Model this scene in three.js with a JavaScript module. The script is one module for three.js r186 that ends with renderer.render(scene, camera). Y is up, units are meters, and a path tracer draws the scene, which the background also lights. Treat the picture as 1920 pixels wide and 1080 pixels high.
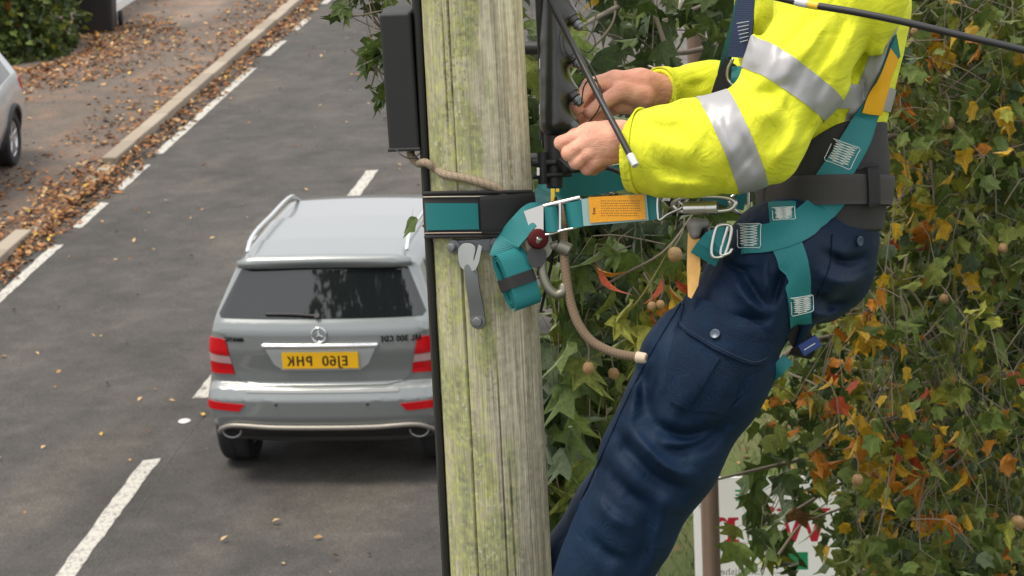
import * as THREE from 'three';
import { mergeGeometries } from 'three/addons/utils/BufferGeometryUtils.js';
import { RoundedBoxGeometry } from 'three/addons/geometries/RoundedBoxGeometry.js';
import { TextGeometry } from 'three/addons/geometries/TextGeometry.js';
import { FontLoader } from 'three/addons/loaders/FontLoader.js';

// ------------------------------------------------------------------ camera
const V = (x, y, z) => new THREE.Vector3(x, y, z);
const scene = new THREE.Scene();
const FPX = 5000, EYE = V(0, 7.35, 0), PITCH = 15.5 * Math.PI / 180, ROLL = 2.8 * Math.PI / 180;
const camera = new THREE.PerspectiveCamera(2 * Math.atan(540 / FPX) * 180 / Math.PI, 16 / 9, 0.1, 600);
const FWD = V(0, -Math.sin(PITCH), -Math.cos(PITCH));
const up0 = V(0, Math.cos(PITCH), -Math.sin(PITCH));
const RGT = V(1, 0, 0).multiplyScalar(Math.cos(ROLL)).addScaledVector(up0, -Math.sin(ROLL));
const UPV = up0.clone().multiplyScalar(Math.cos(ROLL)).addScaledVector(V(1, 0, 0), Math.sin(ROLL));
const CAMM = new THREE.Matrix4().makeBasis(RGT, UPV, FWD.clone().negate()).setPosition(EYE);
camera.position.copy(EYE);
camera.quaternion.setFromRotationMatrix(CAMM);
camera.focus = 4.55;
camera.userData.fStop = 20;
scene.add(camera);

// ------------------------------------------------------------------ sky, sun, exposure
const SUN = V(-0.48, 1.2, 0.12).normalize();
{
  const w = 512, h = 256, d = new Float32Array(w * h * 4);
  for (let j = 0; j < h; j++) for (let i = 0; i < w; i++) {
    const el = ((j + .5) / h - .5) * Math.PI, az = (i + .5) / w * 2 * Math.PI;
    const s = Math.max(0, Math.sin(el));
    let L = 0.64 + 0.44 * s;                                    // overcast: brighter towards the zenith
    const c = Math.sin(az * 3 + s * 7) * .5 + Math.sin(az * 5 - s * 11 + 1.3) * .3 + Math.sin(az * 11 + s * 23 + Math.sin(az * 4) * 2) * .2;
    L *= 1 + .07 * c;
    const k = (j * w + i) * 4;
    d[k] = L * 1.0; d[k + 1] = L * 1.005; d[k + 2] = L * 1.03; d[k + 3] = 1;
  }
  const t = new THREE.DataTexture(d, w, h, THREE.RGBAFormat, THREE.FloatType);
  t.mapping = THREE.EquirectangularReflectionMapping; t.magFilter = THREE.LinearFilter; t.minFilter = THREE.LinearFilter; t.needsUpdate = true;
  scene.background = t; scene.environment = t;
}
const sun = new THREE.DirectionalLight(0xfff3e2, 2.1);
sun.position.copy(SUN).multiplyScalar(40).add(V(0, 0, -18)); sun.target.position.set(0, 0, -18);
sun.castShadow = true; sun.shadow.radius = 38; sun.shadow.mapSize.set(4096, 4096);
Object.assign(sun.shadow.camera, { left: -30, right: 30, top: 35, bottom: -35, near: 1, far: 120 });
scene.add(sun, sun.target);
const renderer = new THREE.WebGLRenderer({ antialias: true });
renderer.shadowMap.enabled = true; renderer.toneMapping = THREE.LinearToneMapping; renderer.toneMappingExposure = 1.48;
renderer.setSize(1024, 576);

// ------------------------------------------------------------------ helpers
let seed = 12345;
const rnd = () => { seed |= 0; seed = seed + 0x6D2B79F5 | 0; let t = Math.imul(seed ^ seed >>> 15, 1 | seed); t = t + Math.imul(t ^ t >>> 7, 61 | t) ^ t; return ((t ^ t >>> 14) >>> 0) / 4294967296; };
const rr = (a, b) => a + (b - a) * rnd();
const clamp = (x, a, b) => x < a ? a : x > b ? b : x;
const mix = (a, b, t) => a + (b - a) * t;
const sst = (a, b, x) => { const t = clamp((x - a) / (b - a), 0, 1); return t * t * (3 - 2 * t); };
const hash = (x, y, z = 0) => { let h = Math.imul(x | 0, 374761393) + Math.imul(y | 0, 668265263) + Math.imul(z | 0, 2147483647 ^ 0x5bd1e995) | 0; h = Math.imul(h ^ h >>> 13, 1274126177); return ((h ^ h >>> 16) >>> 0) / 4294967296; };
function noise2(x, y, per = 0) {
  let xi = Math.floor(x), yi = Math.floor(y); const fx = x - xi, fy = y - yi, u = fx * fx * (3 - 2 * fx), v = fy * fy * (3 - 2 * fy);
  const w = per ? (a => ((a % per) + per) % per) : (a => a);
  const a = hash(w(xi), w(yi)), b = hash(w(xi + 1), w(yi)), c = hash(w(xi), w(yi + 1)), d = hash(w(xi + 1), w(yi + 1));
  return a + (b - a) * u + (c - a) * v + (a - b - c + d) * u * v;
}
function noise3(x, y, z) {
  const xi = Math.floor(x), yi = Math.floor(y), zi = Math.floor(z), fx = x - xi, fy = y - yi, fz = z - zi;
  const u = fx * fx * (3 - 2 * fx), v = fy * fy * (3 - 2 * fy), w = fz * fz * (3 - 2 * fz);
  const l = (k) => { const a = hash(xi, yi, k), b = hash(xi + 1, yi, k), c = hash(xi, yi + 1, k), d = hash(xi + 1, yi + 1, k); return a + (b - a) * u + (c - a) * v + (a - b - c + d) * u * v; };
  return mix(l(zi), l(zi + 1), w);
}
function fbm(x, y, o = 4, per = 0) { let s = 0, a = .5, n = 0; for (let i = 0; i < o; i++) { s += a * noise2(x, y, per); n += a; x *= 2; y *= 2; per *= 2; a *= .5; } return s / n; }
const at = (px, py, d) => EYE.clone().addScaledVector(FWD, d).addScaledVector(RGT, (px - 960) / FPX * d).addScaledVector(UPV, (540 - py) / FPX * d);
const cc = (px, py, d) => V((px - 960) / FPX * d, (540 - py) / FPX * d, -d);        // the same point in the camera's own axes
// road axes: s metres along the road, t metres across it
const YAW = 7.6 * Math.PI / 180, RD = V(Math.sin(YAW), 0, -Math.cos(YAW)), RN = V(Math.cos(YAW), 0, Math.sin(YAW));
const rd = (s, t, y = 0) => V(0, y, 0).addScaledVector(RD, s).addScaledVector(RN, t);

const taken = {};
const numbered = n => { const k = taken[n] = (taken[n] ?? -1) + 1; return k ? `${n}_${String(k).padStart(3, '0')}` : n; };
const bases = new Map();
function thing(name, label, category, base, group, kind) {
  const o = new THREE.Group(); o.name = numbered(name); o.position.copy(base); scene.add(o);
  o.userData = { label, category }; if (group) o.userData.group = group; if (kind) o.userData.kind = kind;
  bases.set(o, base.clone()); return o;
}
function part(parent, name, geo, mat, label) {                      // geo is given in world axes
  const b = bases.get(parent); geo.translate(-b.x, -b.y, -b.z);
  return lpart(parent, name, geo, mat, label, b);
}
function lpart(parent, name, geo, mat, label, b) {                  // geo is given in the thing's own axes
  const m = new THREE.Mesh(geo, mat); m.name = name; m.castShadow = m.receiveShadow = true; parent.add(m);
  if (label) m.userData.label = label;
  bases.set(m, b ?? bases.get(parent) ?? V(0, 0, 0)); return m;
}
function structure(name, geo, mat, label) {
  const m = new THREE.Mesh(geo, mat); m.name = numbered(name); m.castShadow = m.receiveShadow = true; scene.add(m);
  m.userData = { kind: 'structure', label, category: name.replace(/_/g, ' ') }; bases.set(m, V(0, 0, 0)); return m;
}
const lin = (r, g, b) => new THREE.Color().setRGB(r, g, b);
const std = (c, o = {}) => new THREE.MeshStandardMaterial({ color: Array.isArray(c) ? lin(...c) : c, roughness: .8, side: THREE.DoubleSide, ...o });
const phy = (c, o = {}) => new THREE.MeshPhysicalMaterial({ color: Array.isArray(c) ? lin(...c) : c, roughness: .8, side: THREE.DoubleSide, ...o });
function dataTex(w, h, f, srgb, rep) {
  const d = new Uint8Array(w * h * 4);
  for (let j = 0; j < h; j++) for (let i = 0; i < w; i++) { const c = f(i, j), k = (j * w + i) * 4; d[k] = clamp(c[0], 0, 255); d[k + 1] = clamp(c[1], 0, 255); d[k + 2] = clamp(c[2], 0, 255); d[k + 3] = 255; }
  const t = new THREE.DataTexture(d, w, h); t.magFilter = THREE.LinearFilter; t.minFilter = THREE.LinearMipmapLinearFilter; t.generateMipmaps = true;
  t.wrapS = t.wrapT = THREE.RepeatWrapping; if (srgb) t.colorSpace = THREE.SRGBColorSpace; if (rep) t.repeat.set(rep, rep); t.needsUpdate = true; return t;
}
function canvasTex(w, h, draw) {
  const c = document.createElement('canvas'); c.width = w; c.height = h; const x = c.getContext('2d'); draw(x, w, h);
  const t = new THREE.CanvasTexture(c); t.colorSpace = THREE.SRGBColorSpace; t.magFilter = THREE.LinearFilter; return t;
}
function geoFrom(pos, idx, uv, nor) {
  const g = new THREE.BufferGeometry(); g.setAttribute('position', new THREE.Float32BufferAttribute(pos, 3)); if (idx) g.setIndex(idx);
  g.setAttribute('uv', new THREE.Float32BufferAttribute(uv ?? new Float32Array(pos.length / 3 * 2), 2));
  if (nor) g.setAttribute('normal', new THREE.Float32BufferAttribute(nor, 3)); else g.computeVertexNormals(); return g;
}
const clean = g => { for (const k of Object.keys(g.attributes)) if (!['position', 'normal', 'uv'].includes(k)) g.deleteAttribute(k); if (!g.attributes.uv) g.setAttribute('uv', new THREE.Float32BufferAttribute(new Float32Array(g.attributes.position.count * 2), 2)); return g.index ? g.toNonIndexed() : g; };
const merge = gs => mergeGeometries(gs.map(clean));
function tube(pts, r, seg = 0, rad = 8, closed = false) {
  const c = new THREE.CatmullRomCurve3(pts, closed, 'centripetal');
  const g = new THREE.TubeGeometry(c, seg || pts.length * 6, typeof r === 'number' ? r : 1, rad, closed);
  if (typeof r !== 'number') {                                      // tapered: r(t)
    const n = (seg || pts.length * 6), p = g.attributes.position, q = V(0, 0, 0), e = V(0, 0, 0);
    for (let i = 0; i <= n; i++) { c.getPointAt(i / n, q); const k = r(i / n); for (let j = 0; j <= rad; j++) { const m = i * (rad + 1) + j; e.fromBufferAttribute(p, m).sub(q).multiplyScalar(k).add(q); p.setXYZ(m, e.x, e.y, e.z); } }
  } else {
    const caps = []; for (const k of closed ? [] : [0, 1]) { const s = new THREE.SphereGeometry(r * .99, rad, 6); const q = c.getPointAt(k); s.translate(q.x, q.y, q.z); caps.push(s); }
    if (caps.length) return merge([g, ...caps]);
  }
  return g;
}
function box(w, h, d, r = .004, seg = 2) { return new RoundedBoxGeometry(w, h, d, seg, Math.min(r, w / 2.01, h / 2.01, d / 2.01)); }
function rod(a, b, ra, rb = ra, seg = 16, bev = 0) {                // cylinder from a to b
  const l = a.distanceTo(b); const g = bev ? new THREE.LatheGeometry([V(0, 0, 0), V(ra - bev, 0, 0), V(ra, bev, 0), V(rb, l - bev, 0), V(rb - bev, l, 0), V(0, l, 0)].map(p => new THREE.Vector2(p.x, p.y)), seg) : new THREE.CylinderGeometry(rb, ra, l, seg).translate(0, l / 2, 0);
  g.applyQuaternion(new THREE.Quaternion().setFromUnitVectors(V(0, 1, 0), b.clone().sub(a).normalize())); return g.translate(a.x, a.y, a.z);
}
// ---- distance fields and their surface (surface nets)
const smin = (a, b, k) => { const h = Math.max(k - Math.abs(a - b), 0) / k; return Math.min(a, b) - h * h * k * .25; };
const smax = (a, b, k) => -smin(-a, -b, k);
function cap(x, y, z, a, b, ra, rb, k = 1) {                         // tapered capsule, k widens it along z
  const dx = b.x - a.x, dy = b.y - a.y, dz = (b.z - a.z) / k, px = x - a.x, py = y - a.y, pz = (z - a.z) / k;
  const t = clamp((px * dx + py * dy + pz * dz) / (dx * dx + dy * dy + dz * dz + 1e-12), 0, 1);
  return Math.hypot(px - dx * t, py - dy * t, pz - dz * t) - (ra + (rb - ra) * t);
}
function isoMesh(f, lo, hi, h, refine = 1) {
  const nx = Math.ceil((hi.x - lo.x) / h) + 2, ny = Math.ceil((hi.y - lo.y) / h) + 2, nz = Math.ceil((hi.z - lo.z) / h) + 2;
  const g = new Float32Array(nx * ny * nz), B = 5, reach = B * h * 1.5;
  for (let k0 = 0; k0 < nz; k0 += B) for (let j0 = 0; j0 < ny; j0 += B) for (let i0 = 0; i0 < nx; i0 += B) {
    const c = f(lo.x + (i0 + B / 2) * h, lo.y + (j0 + B / 2) * h, lo.z + (k0 + B / 2) * h), far = Math.abs(c) > reach;
    for (let k = k0; k < Math.min(nz, k0 + B); k++) for (let j = j0; j < Math.min(ny, j0 + B); j++) for (let i = i0; i < Math.min(nx, i0 + B); i++) g[(k * ny + j) * nx + i] = far ? c : f(lo.x + i * h, lo.y + j * h, lo.z + k * h);
  }
  const id = new Int32Array(nx * ny * nz).fill(-1), pos = [], idx = [], s = [1, nx, nx * ny];
  const cor = []; for (let m = 0; m < 8; m++) cor.push([m & 1, m >> 1 & 1, m >> 2]);
  const edges = [[0, 1], [2, 3], [4, 5], [6, 7], [0, 2], [1, 3], [4, 6], [5, 7], [0, 4], [1, 5], [2, 6], [3, 7]];
  for (let k = 0; k < nz - 1; k++) for (let j = 0; j < ny - 1; j++) for (let i = 0; i < nx - 1; i++) {
    const o = (k * ny + j) * nx + i; let m = 0; const v = [];
    for (let q = 0; q < 8; q++) { const c = cor[q]; const d = g[o + c[0] + c[1] * nx + c[2] * s[2]]; v.push(d); if (d < 0) m |= 1 << q; }
    if (m === 0 || m === 255) continue;
    let x = 0, y = 0, z = 0, n = 0;
    for (const [a, b] of edges) { if ((m >> a & 1) === (m >> b & 1)) continue; const t = v[a] / (v[a] - v[b]); x += cor[a][0] + (cor[b][0] - cor[a][0]) * t; y += cor[a][1] + (cor[b][1] - cor[a][1]) * t; z += cor[a][2] + (cor[b][2] - cor[a][2]) * t; n++; }
    id[o] = pos.length / 3; pos.push(lo.x + (i + x / n) * h, lo.y + (j + y / n) * h, lo.z + (k + z / n) * h);
  }
  for (let k = 1; k < nz - 1; k++) for (let j = 1; j < ny - 1; j++) for (let i = 1; i < nx - 1; i++) {
    const o = (k * ny + j) * nx + i, a = g[o] < 0;
    for (let e = 0; e < 3; e++) {
      const b = g[o + s[e]] < 0; if (a === b) continue; const s1 = s[(e + 1) % 3], s2 = s[(e + 2) % 3];
      const q = [id[o], id[o - s1], id[o - s1 - s2], id[o - s2]]; if (q.some(w => w < 0)) continue;
      if (a) idx.push(q[0], q[1], q[2], q[0], q[2], q[3]); else idx.push(q[0], q[2], q[1], q[0], q[3], q[2]);
    }
  }
  const nor = new Float32Array(pos.length), e = h * .3;
  for (let q = 0; q < pos.length; q += 3) {
    let x = pos[q], y = pos[q + 1], z = pos[q + 2], gx, gy, gz;
    for (let r = 0; r <= refine; r++) {
      gx = f(x + e, y, z) - f(x - e, y, z); gy = f(x, y + e, z) - f(x, y - e, z); gz = f(x, y, z + e) - f(x, y, z - e);
      const l = Math.hypot(gx, gy, gz) || 1;
      if (r < refine) { const d = clamp(f(x, y, z) / Math.max(l / (2 * e), .3), -h, h); x -= gx / l * d; y -= gy / l * d; z -= gz / l * d; }
      gx /= l; gy /= l; gz /= l;
    }
    pos[q] = x; pos[q + 1] = y; pos[q + 2] = z; nor[q] = gx; nor[q + 1] = gy; nor[q + 2] = gz;
  }
  return geoFrom(pos, idx, null, nor);
}
const grad = (f, p, e = .002) => V(f(p.x + e, p.y, p.z) - f(p.x - e, p.y, p.z), f(p.x, p.y + e, p.z) - f(p.x, p.y - e, p.z), f(p.x, p.y, p.z + e) - f(p.x, p.y, p.z - e)).normalize();
function snap(f, p, lift = 0, it = 5) { p = p.clone(); for (let i = 0; i < it; i++) { const n = grad(f, p); p.addScaledVector(n, -(f(p.x, p.y, p.z) - lift) * .9); } return p; }
function hit(f, px, py, d0 = 3.9, d1 = 5.3) {                        // first point of the field on the sight line, in the camera's axes
  let d = d0; for (let i = 0; i < 200 && d < d1; i++) { const p = cc(px, py, d), v = f(p.x, p.y, p.z); if (v < .0004) return p; d += Math.max(v * .6, .0004); } return null;
}
// ---- an outline (any simple polygon) laid on a surface as a sheet with thickness
function patch(out, cell, map, lift, back) {
  const xs = out.map(p => p[0]), ys = out.map(p => p[1]), x0 = Math.min(...xs), x1 = Math.max(...xs), y0 = Math.min(...ys), y1 = Math.max(...ys), pos = [], uv = [];
  const clip = (poly, ax, v, keepLess) => { const r = []; for (let i = 0; i < poly.length; i++) { const a = poly[i], b = poly[(i + 1) % poly.length], ia = keepLess ? a[ax] <= v : a[ax] >= v, ib = keepLess ? b[ax] <= v : b[ax] >= v; if (ia) r.push(a); if (ia !== ib) { const t = (v - a[ax]) / (b[ax] - a[ax]); r.push([a[0] + (b[0] - a[0]) * t, a[1] + (b[1] - a[1]) * t]); } } return r; };
  const nx = Math.max(1, Math.ceil((x1 - x0) / cell)), ny = Math.max(1, Math.ceil((y1 - y0) / cell)), memo = new Map();
  const P = (a) => { const k = a[0].toFixed(6) + ',' + a[1].toFixed(6); let r = memo.get(k); if (!r) { const m = map(a[0], a[1]); r = m && { t: m.p.clone().addScaledVector(m.n, lift), b: m.p.clone().addScaledVector(m.n, -back), n: m.n }; memo.set(k, r); } return r; };
  const nor = [];
  const tri = (a, b, c) => { let q = [a, b, c].map(P); if (q.some(v => !v)) return; if (q[1].t.clone().sub(q[0].t).cross(q[2].t.clone().sub(q[0].t)).dot(q[0].n) < 0) { [b, c] = [c, b]; q = [q[0], q[2], q[1]]; } const A = [a, b, c]; q.forEach((v, i) => { pos.push(v.t.x, v.t.y, v.t.z); nor.push(v.n.x, v.n.y, v.n.z); uv.push((A[i][0] - x0) / (x1 - x0), (A[i][1] - y0) / (y1 - y0)); }); };
  for (let j = 0; j < ny; j++) { let row = clip(clip(out, 1, y0 + (y1 - y0) * j / ny, false), 1, y0 + (y1 - y0) * (j + 1) / ny, true); if (row.length < 3) continue;
    for (let i = 0; i < nx; i++) { const c = clip(clip(row, 0, x0 + (x1 - x0) * i / nx, false), 0, x0 + (x1 - x0) * (i + 1) / nx, true); if (c.length < 3) continue;
      for (const f of THREE.ShapeUtils.triangulateShape(c.map(p => new THREE.Vector2(...p)), [])) tri(c[f[0]], c[f[1]], c[f[2]]); } }
  const n = out.length, ring = []; for (let i = 0; i < n; i++) { const a = out[i], b = out[(i + 1) % n], l = Math.hypot(b[0] - a[0], b[1] - a[1]), m = Math.max(1, Math.ceil(l / cell)); for (let k = 0; k < m; k++) ring.push([mix(a[0], b[0], k / m), mix(a[1], b[1], k / m)]); }
  const sp = []; for (let i = 0; i < ring.length; i++) { const a = P(ring[i]), b = P(ring[(i + 1) % ring.length]); if (!a || !b) continue; for (const v of [a.t, b.t, b.b, a.t, b.b, a.b]) sp.push(v.x, v.y, v.z); }
  const top = geoFrom(pos, null, uv, nor), side = geoFrom(sp, null);
  return mergeGeometries([top, side]);
}
// ---- webbing: a flat band swept along points with given normals
function band(pts, nors, width, thick, side) {
  const n = pts.length, K = 4, pos = [], idx = [], uv = []; let len = 0;
  for (let i = 0; i < n; i++) {
    const t = pts[Math.min(n - 1, i + 1)].clone().sub(pts[Math.max(0, i - 1)]).normalize(), nn = nors[i].clone().addScaledVector(t, -nors[i].dot(t)).normalize(), s = t.clone().cross(nn).normalize();
    if (i) len += pts[i].distanceTo(pts[i - 1]); const w = typeof width === 'function' ? width(i / (n - 1)) : width;
    const ring = [[-.5, -.5], [-.5, .5], [.5, .5], [.5, -.5]];
    ring.forEach(([a, b], q) => { const p = pts[i].clone().addScaledVector(s, a * w).addScaledVector(nn, b * thick); pos.push(p.x, p.y, p.z); uv.push(len, a * w); });
  }
  for (let i = 0; i < n - 1; i++) for (let q = 0; q < K; q++) { const a = i * K + q, b = i * K + (q + 1) % K; idx.push(a, b, b + K, a, b + K, a + K); }
  const e = (n - 1) * K; idx.push(0, 2, 1, 0, 3, 2, e, e + 1, e + 2, e, e + 2, e + 3);
  const g = geoFrom(pos, idx, uv).toNonIndexed(); g.computeVertexNormals(); return g;
}
// webbing laid on a field: across its width it follows the surface
function layBand(f, path, width, thick, lift = .002, step = .006, clipFn) {
  const cv = new THREE.CatmullRomCurve3(path, false, 'centripetal'), L = cv.getLength(), n = Math.max(4, Math.ceil(L / step)), W = 6, pos = [], idx = [], uv = [];
  const P = []; for (let i = 0; i <= n; i++) P.push(snap(f, cv.getPointAt(i / n), lift));
  for (let i = 0; i <= n; i++) {
    const t = P[Math.min(n, i + 1)].clone().sub(P[Math.max(0, i - 1)]).normalize(), nn = grad(f, P[i], .006), s = t.clone().cross(nn).normalize();
    for (let q = 0; q <= W; q++) { const p = snap(f, P[i].clone().addScaledVector(s, (q / W - .5) * (typeof width === 'function' ? width(i / n) : width)), lift, 3), g = grad(f, p, .006); const o = p.clone().addScaledVector(g, thick); pos.push(p.x, p.y, p.z, o.x, o.y, o.z); uv.push(i / n * L, q / W * .05, i / n * L, q / W * .05); }
  }
  const R = (W + 1) * 2, A = (i, q, o) => i * R + q * 2 + o;
  for (let i = 0; i < n; i++) { for (let q = 0; q < W; q++) { idx.push(A(i, q, 1), A(i, q + 1, 1), A(i + 1, q + 1, 1), A(i, q, 1), A(i + 1, q + 1, 1), A(i + 1, q, 1)); }
    for (const q of [0, W]) idx.push(A(i, q, 0), A(i, q, 1), A(i + 1, q, 1), A(i, q, 0), A(i + 1, q, 1), A(i + 1, q, 0)); }
  for (const i of [0, n]) for (let q = 0; q < W; q++) idx.push(A(i, q, 0), A(i, q, 1), A(i, q + 1, 1), A(i, q, 0), A(i, q + 1, 1), A(i, q + 1, 0));
  const g = geoFrom(pos, idx, uv); return g;
}
// keeps of a mesh what lies in front of every plane {p, n}, lifted along its normals (tape sewn on cloth)
function clipSkin(geo, planes, lift, where) {
  const p = geo.attributes.position, nn = geo.attributes.normal, ix = geo.index, pos = [], nor = [];
  for (let i = 0; i < ix.count; i += 3) {
    let poly = []; for (let k = 0; k < 3; k++) { const a = ix.getX(i + k); poly.push([V(p.getX(a), p.getY(a), p.getZ(a)), V(nn.getX(a), nn.getY(a), nn.getZ(a))]); }
    if (where && !where(poly[0][0], poly[0][1])) continue;
    for (const pl of planes) { const r = []; for (let k = 0; k < poly.length; k++) { const a = poly[k], b = poly[(k + 1) % poly.length], da = a[0].clone().sub(pl.p).dot(pl.n), db = b[0].clone().sub(pl.p).dot(pl.n); if (da >= 0) r.push(a); if ((da >= 0) !== (db >= 0)) { const t = da / (da - db); r.push([a[0].clone().lerp(b[0], t), a[1].clone().lerp(b[1], t).normalize()]); } } poly = r; if (poly.length < 3) break; }
    for (let k = 1; k + 1 < poly.length; k++) for (const v of [poly[0], poly[k], poly[k + 1]]) { pos.push(v[0].x + v[1].x * lift, v[0].y + v[1].y * lift, v[0].z + v[1].z * lift); nor.push(v[1].x, v[1].y, v[1].z); }
  }
  return geoFrom(pos, null, null, nor);
}
const toWorld = g => g.applyMatrix4(CAMM);                            // from the camera's axes into the world
const w3 = v => v.clone().applyMatrix4(CAMM);
const FONT = await new FontLoader().loadAsync('fonts/droid/droid_sans_bold.typeface.json');

// ------------------------------------------------------------------ ground, road, footways
function strip(s0, s1, t0, t1, y, ds, dt, colour, hgt) {             // a sheet in road axes, uv in metres, mottled by vertex colours
  const ns = Math.max(1, Math.round((s1 - s0) / ds)), nt = Math.max(1, Math.round((t1 - t0) / dt)), pos = [], uv = [], idx = [], col = [];
  for (let i = 0; i <= ns; i++) for (let j = 0; j <= nt; j++) {
    const s = mix(s0, s1, i / ns), t = mix(t0, t1, j / nt), p = rd(s, t, y + (hgt ? hgt(s, t) : 0)); pos.push(p.x, p.y, p.z); uv.push(t, s); const c = colour ? colour(s, t) : [1, 1, 1]; col.push(...c);
  }
  for (let i = 0; i < ns; i++) for (let j = 0; j < nt; j++) { const a = i * (nt + 1) + j, b = a + nt + 1; idx.push(a, a + 1, b + 1, a, b + 1, b); }
  const g = geoFrom(pos, idx, uv); g.setAttribute('color', new THREE.Float32BufferAttribute(col, 3)); return g;
}
const asphaltTex = dataTex(1024, 1024, (i, j) => {
  const f = hash(i, j, 3), g = noise2(i / 3, j / 3, 341), m = fbm(i / 64, j / 64, 4, 16), st = hash(i >> 1, j >> 1, 9);
  let v = 37 + f * 25 + g * 25 + (m - .5) * 22 + (st > .985 ? 36 : 0) - (st < .02 ? 22 : 0); return [v * 1.04, v * 1.0, v * .955];
}, true, 1 / 3.2);
const asphaltBump = dataTex(512, 512, (i, j) => { const v = 120 + hash(i, j, 5) * 70 + noise2(i / 2.5, j / 2.5) * 60; return [v, v, v]; }, false, 1 / 1.3);
const roadMat = std(0xffffff, { map: asphaltTex, bumpMap: asphaltBump, bumpScale: .008, roughness: .85, vertexColors: true });
const road = structure('road', strip(-30, 150, -9.3, -2.9, 0, .3, .2, (s, t) => {
  const dirt = fbm(s * .35 + 7, t * .9, 4), fine = fbm(s * 1.7, t * 2.6 + 40, 3), blot = noise2(s * 4.1, t * 5.3);
  const grit = sst(.46, .72, dirt * .7 + fine * .3);                   // dried mud in the lanes
  const damp = sst(.55, .75, fbm(s * .5 + 31, t * 1.3 + 9, 4));
  const b = .98 + (fine - .5) * .30 + (blot - .5) * .14 + grit * .36 - damp * .24;
  return [b * (1 + .06 * grit), b * (1 + .015 * grit), b * (1 - .07 * grit)];
}), roadMat, 'grey asphalt road with a dashed centre line');
structure('ground', (() => { const g = strip(-220, 420, -320, 320, -.05, 80, 80); return g; })(), std([.07, .085, .035], { roughness: 1 }), 'flat open ground reaching to the horizon');

const paint = std(0xffffff, { roughness: .75, map: dataTex(256, 256, (i, j) => { const n = fbm(i / 22, j / 22, 4, 12), h = hash(i, j, 4); const w = n > .70 ? (n - .70) * 4 : 0; const q = fbm(i / 5, j / 5, 3) > .60 ? 36 : 0, v = 164 + h * 28 - w * 130 - q; return [v, v * .985, v * .94]; }, true, 1) });
function mark(s0, s1, t, w, c = 0) {                                   // painted dash with slightly worn ends
  const n = Math.max(3, Math.round((s1 - s0) / .12)), pos = [], uv = [], idx = [];
  for (let i = 0; i <= n; i++) for (const q of [-1, 1]) { const s = mix(s0, s1, i / n) + (i === 0 || i === n ? rr(-.03, .03) : 0), p = rd(s, t + q * w / 2 + rr(-.008, .008), .005); pos.push(p.x, p.y, p.z); uv.push(q * w / 2 + c, s); }
  for (let i = 0; i < n; i++) { const a = i * 2; idx.push(a, a + 1, a + 3, a, a + 3, a + 2); }
  lpart(road, 'lane_marking', geoFrom(pos, idx, uv), paint);
}
[[5.3, 9.3], [11.1, 15.1], [16.85, 20.98], [22.65, 26.6], [28.3, 31.75], [33.7, 37.6], [39.5, 43.4], [45.2, 49.2], [51, 55], [57, 61]].forEach(([a, b], k) => mark(a, b, -6.03 + k * .03, .15, k * .37));
for (const [a, b] of [[20.6, 24.6], [25.5, 28.3], [29.1, 30.3], [30.95, 32.3], [32.92, 38.75], [39.72, 40.95], [41.9, 43.0], [44.4, 45.6], [46.9, 48], [49.3, 50.4], [51.7, 52.8], [54.1, 55.2]]) mark(a, b, -8.93, .125, a);
{ const p = rd(22.0, -5.93, .004); const stud = new THREE.SphereGeometry(.058, 14, 8, 0, 6.3, 0, 1.5).scale(1, .28, 1.1).translate(p.x, p.y, p.z); lpart(road, 'road_stud', stud, std([.62, .62, .58], { roughness: .4 })); }
// a sealed joint along the centre of the road
{ const pts = []; for (let s = 12; s < 60; s += .8) pts.push(rd(s, -5.78 + .02 * Math.sin(s * 1.7) + rr(-.012, .012), .0)); lpart(road, 'sealed_joint', tube(pts, .0035, 240, 5), std([.075, .072, .068], { roughness: .6 })); }

// left footway: worn asphalt with trodden leaf mould
const footTex = dataTex(1024, 1024, (i, j) => {
  const f = hash(i, j, 13), g = noise2(i / 4, j / 4, 256), m = fbm(i / 80, j / 80, 5, 13), cr = hash(i >> 2, j >> 2, 19);
  const br = sst(.40, .68, m + (g - .5) * .12); let v = 76 + f * 20 + g * 30 + (m - .5) * 30 - (cr > .95 ? 34 * g : 0);
  return [v * mix(1.04, 1.09, br), v * mix(.97, .95, br), v * mix(.91, .85, br)];
}, true, 1 / 4);
const footMat = std(0xffffff, { map: footTex, bumpMap: asphaltBump, bumpScale: .006, roughness: .9, vertexColors: true });
const footway = structure('footway', strip(-20, 140, -15.5, -9.5, .085, .25, .2, (s, t) => {
  const m = fbm(s * .7 + 3, t * 1.1 + 5, 4), pale = sst(38, 46, s + (m - .5) * 8) * sst(.3, .6, m), b = .74 + (m - .5) * .5 + pale * .34; return [b * 1.08, b, b * .92];
}, (s, t) => -.075 * sst(33.2, 31.6, s) * sst(27.6, 29.2, s) * sst(-10.9, -9.5, t) + .008 * (fbm(s, t, 3) - .5)), footMat, 'brownish footway strewn with leaves beside the road');
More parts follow.
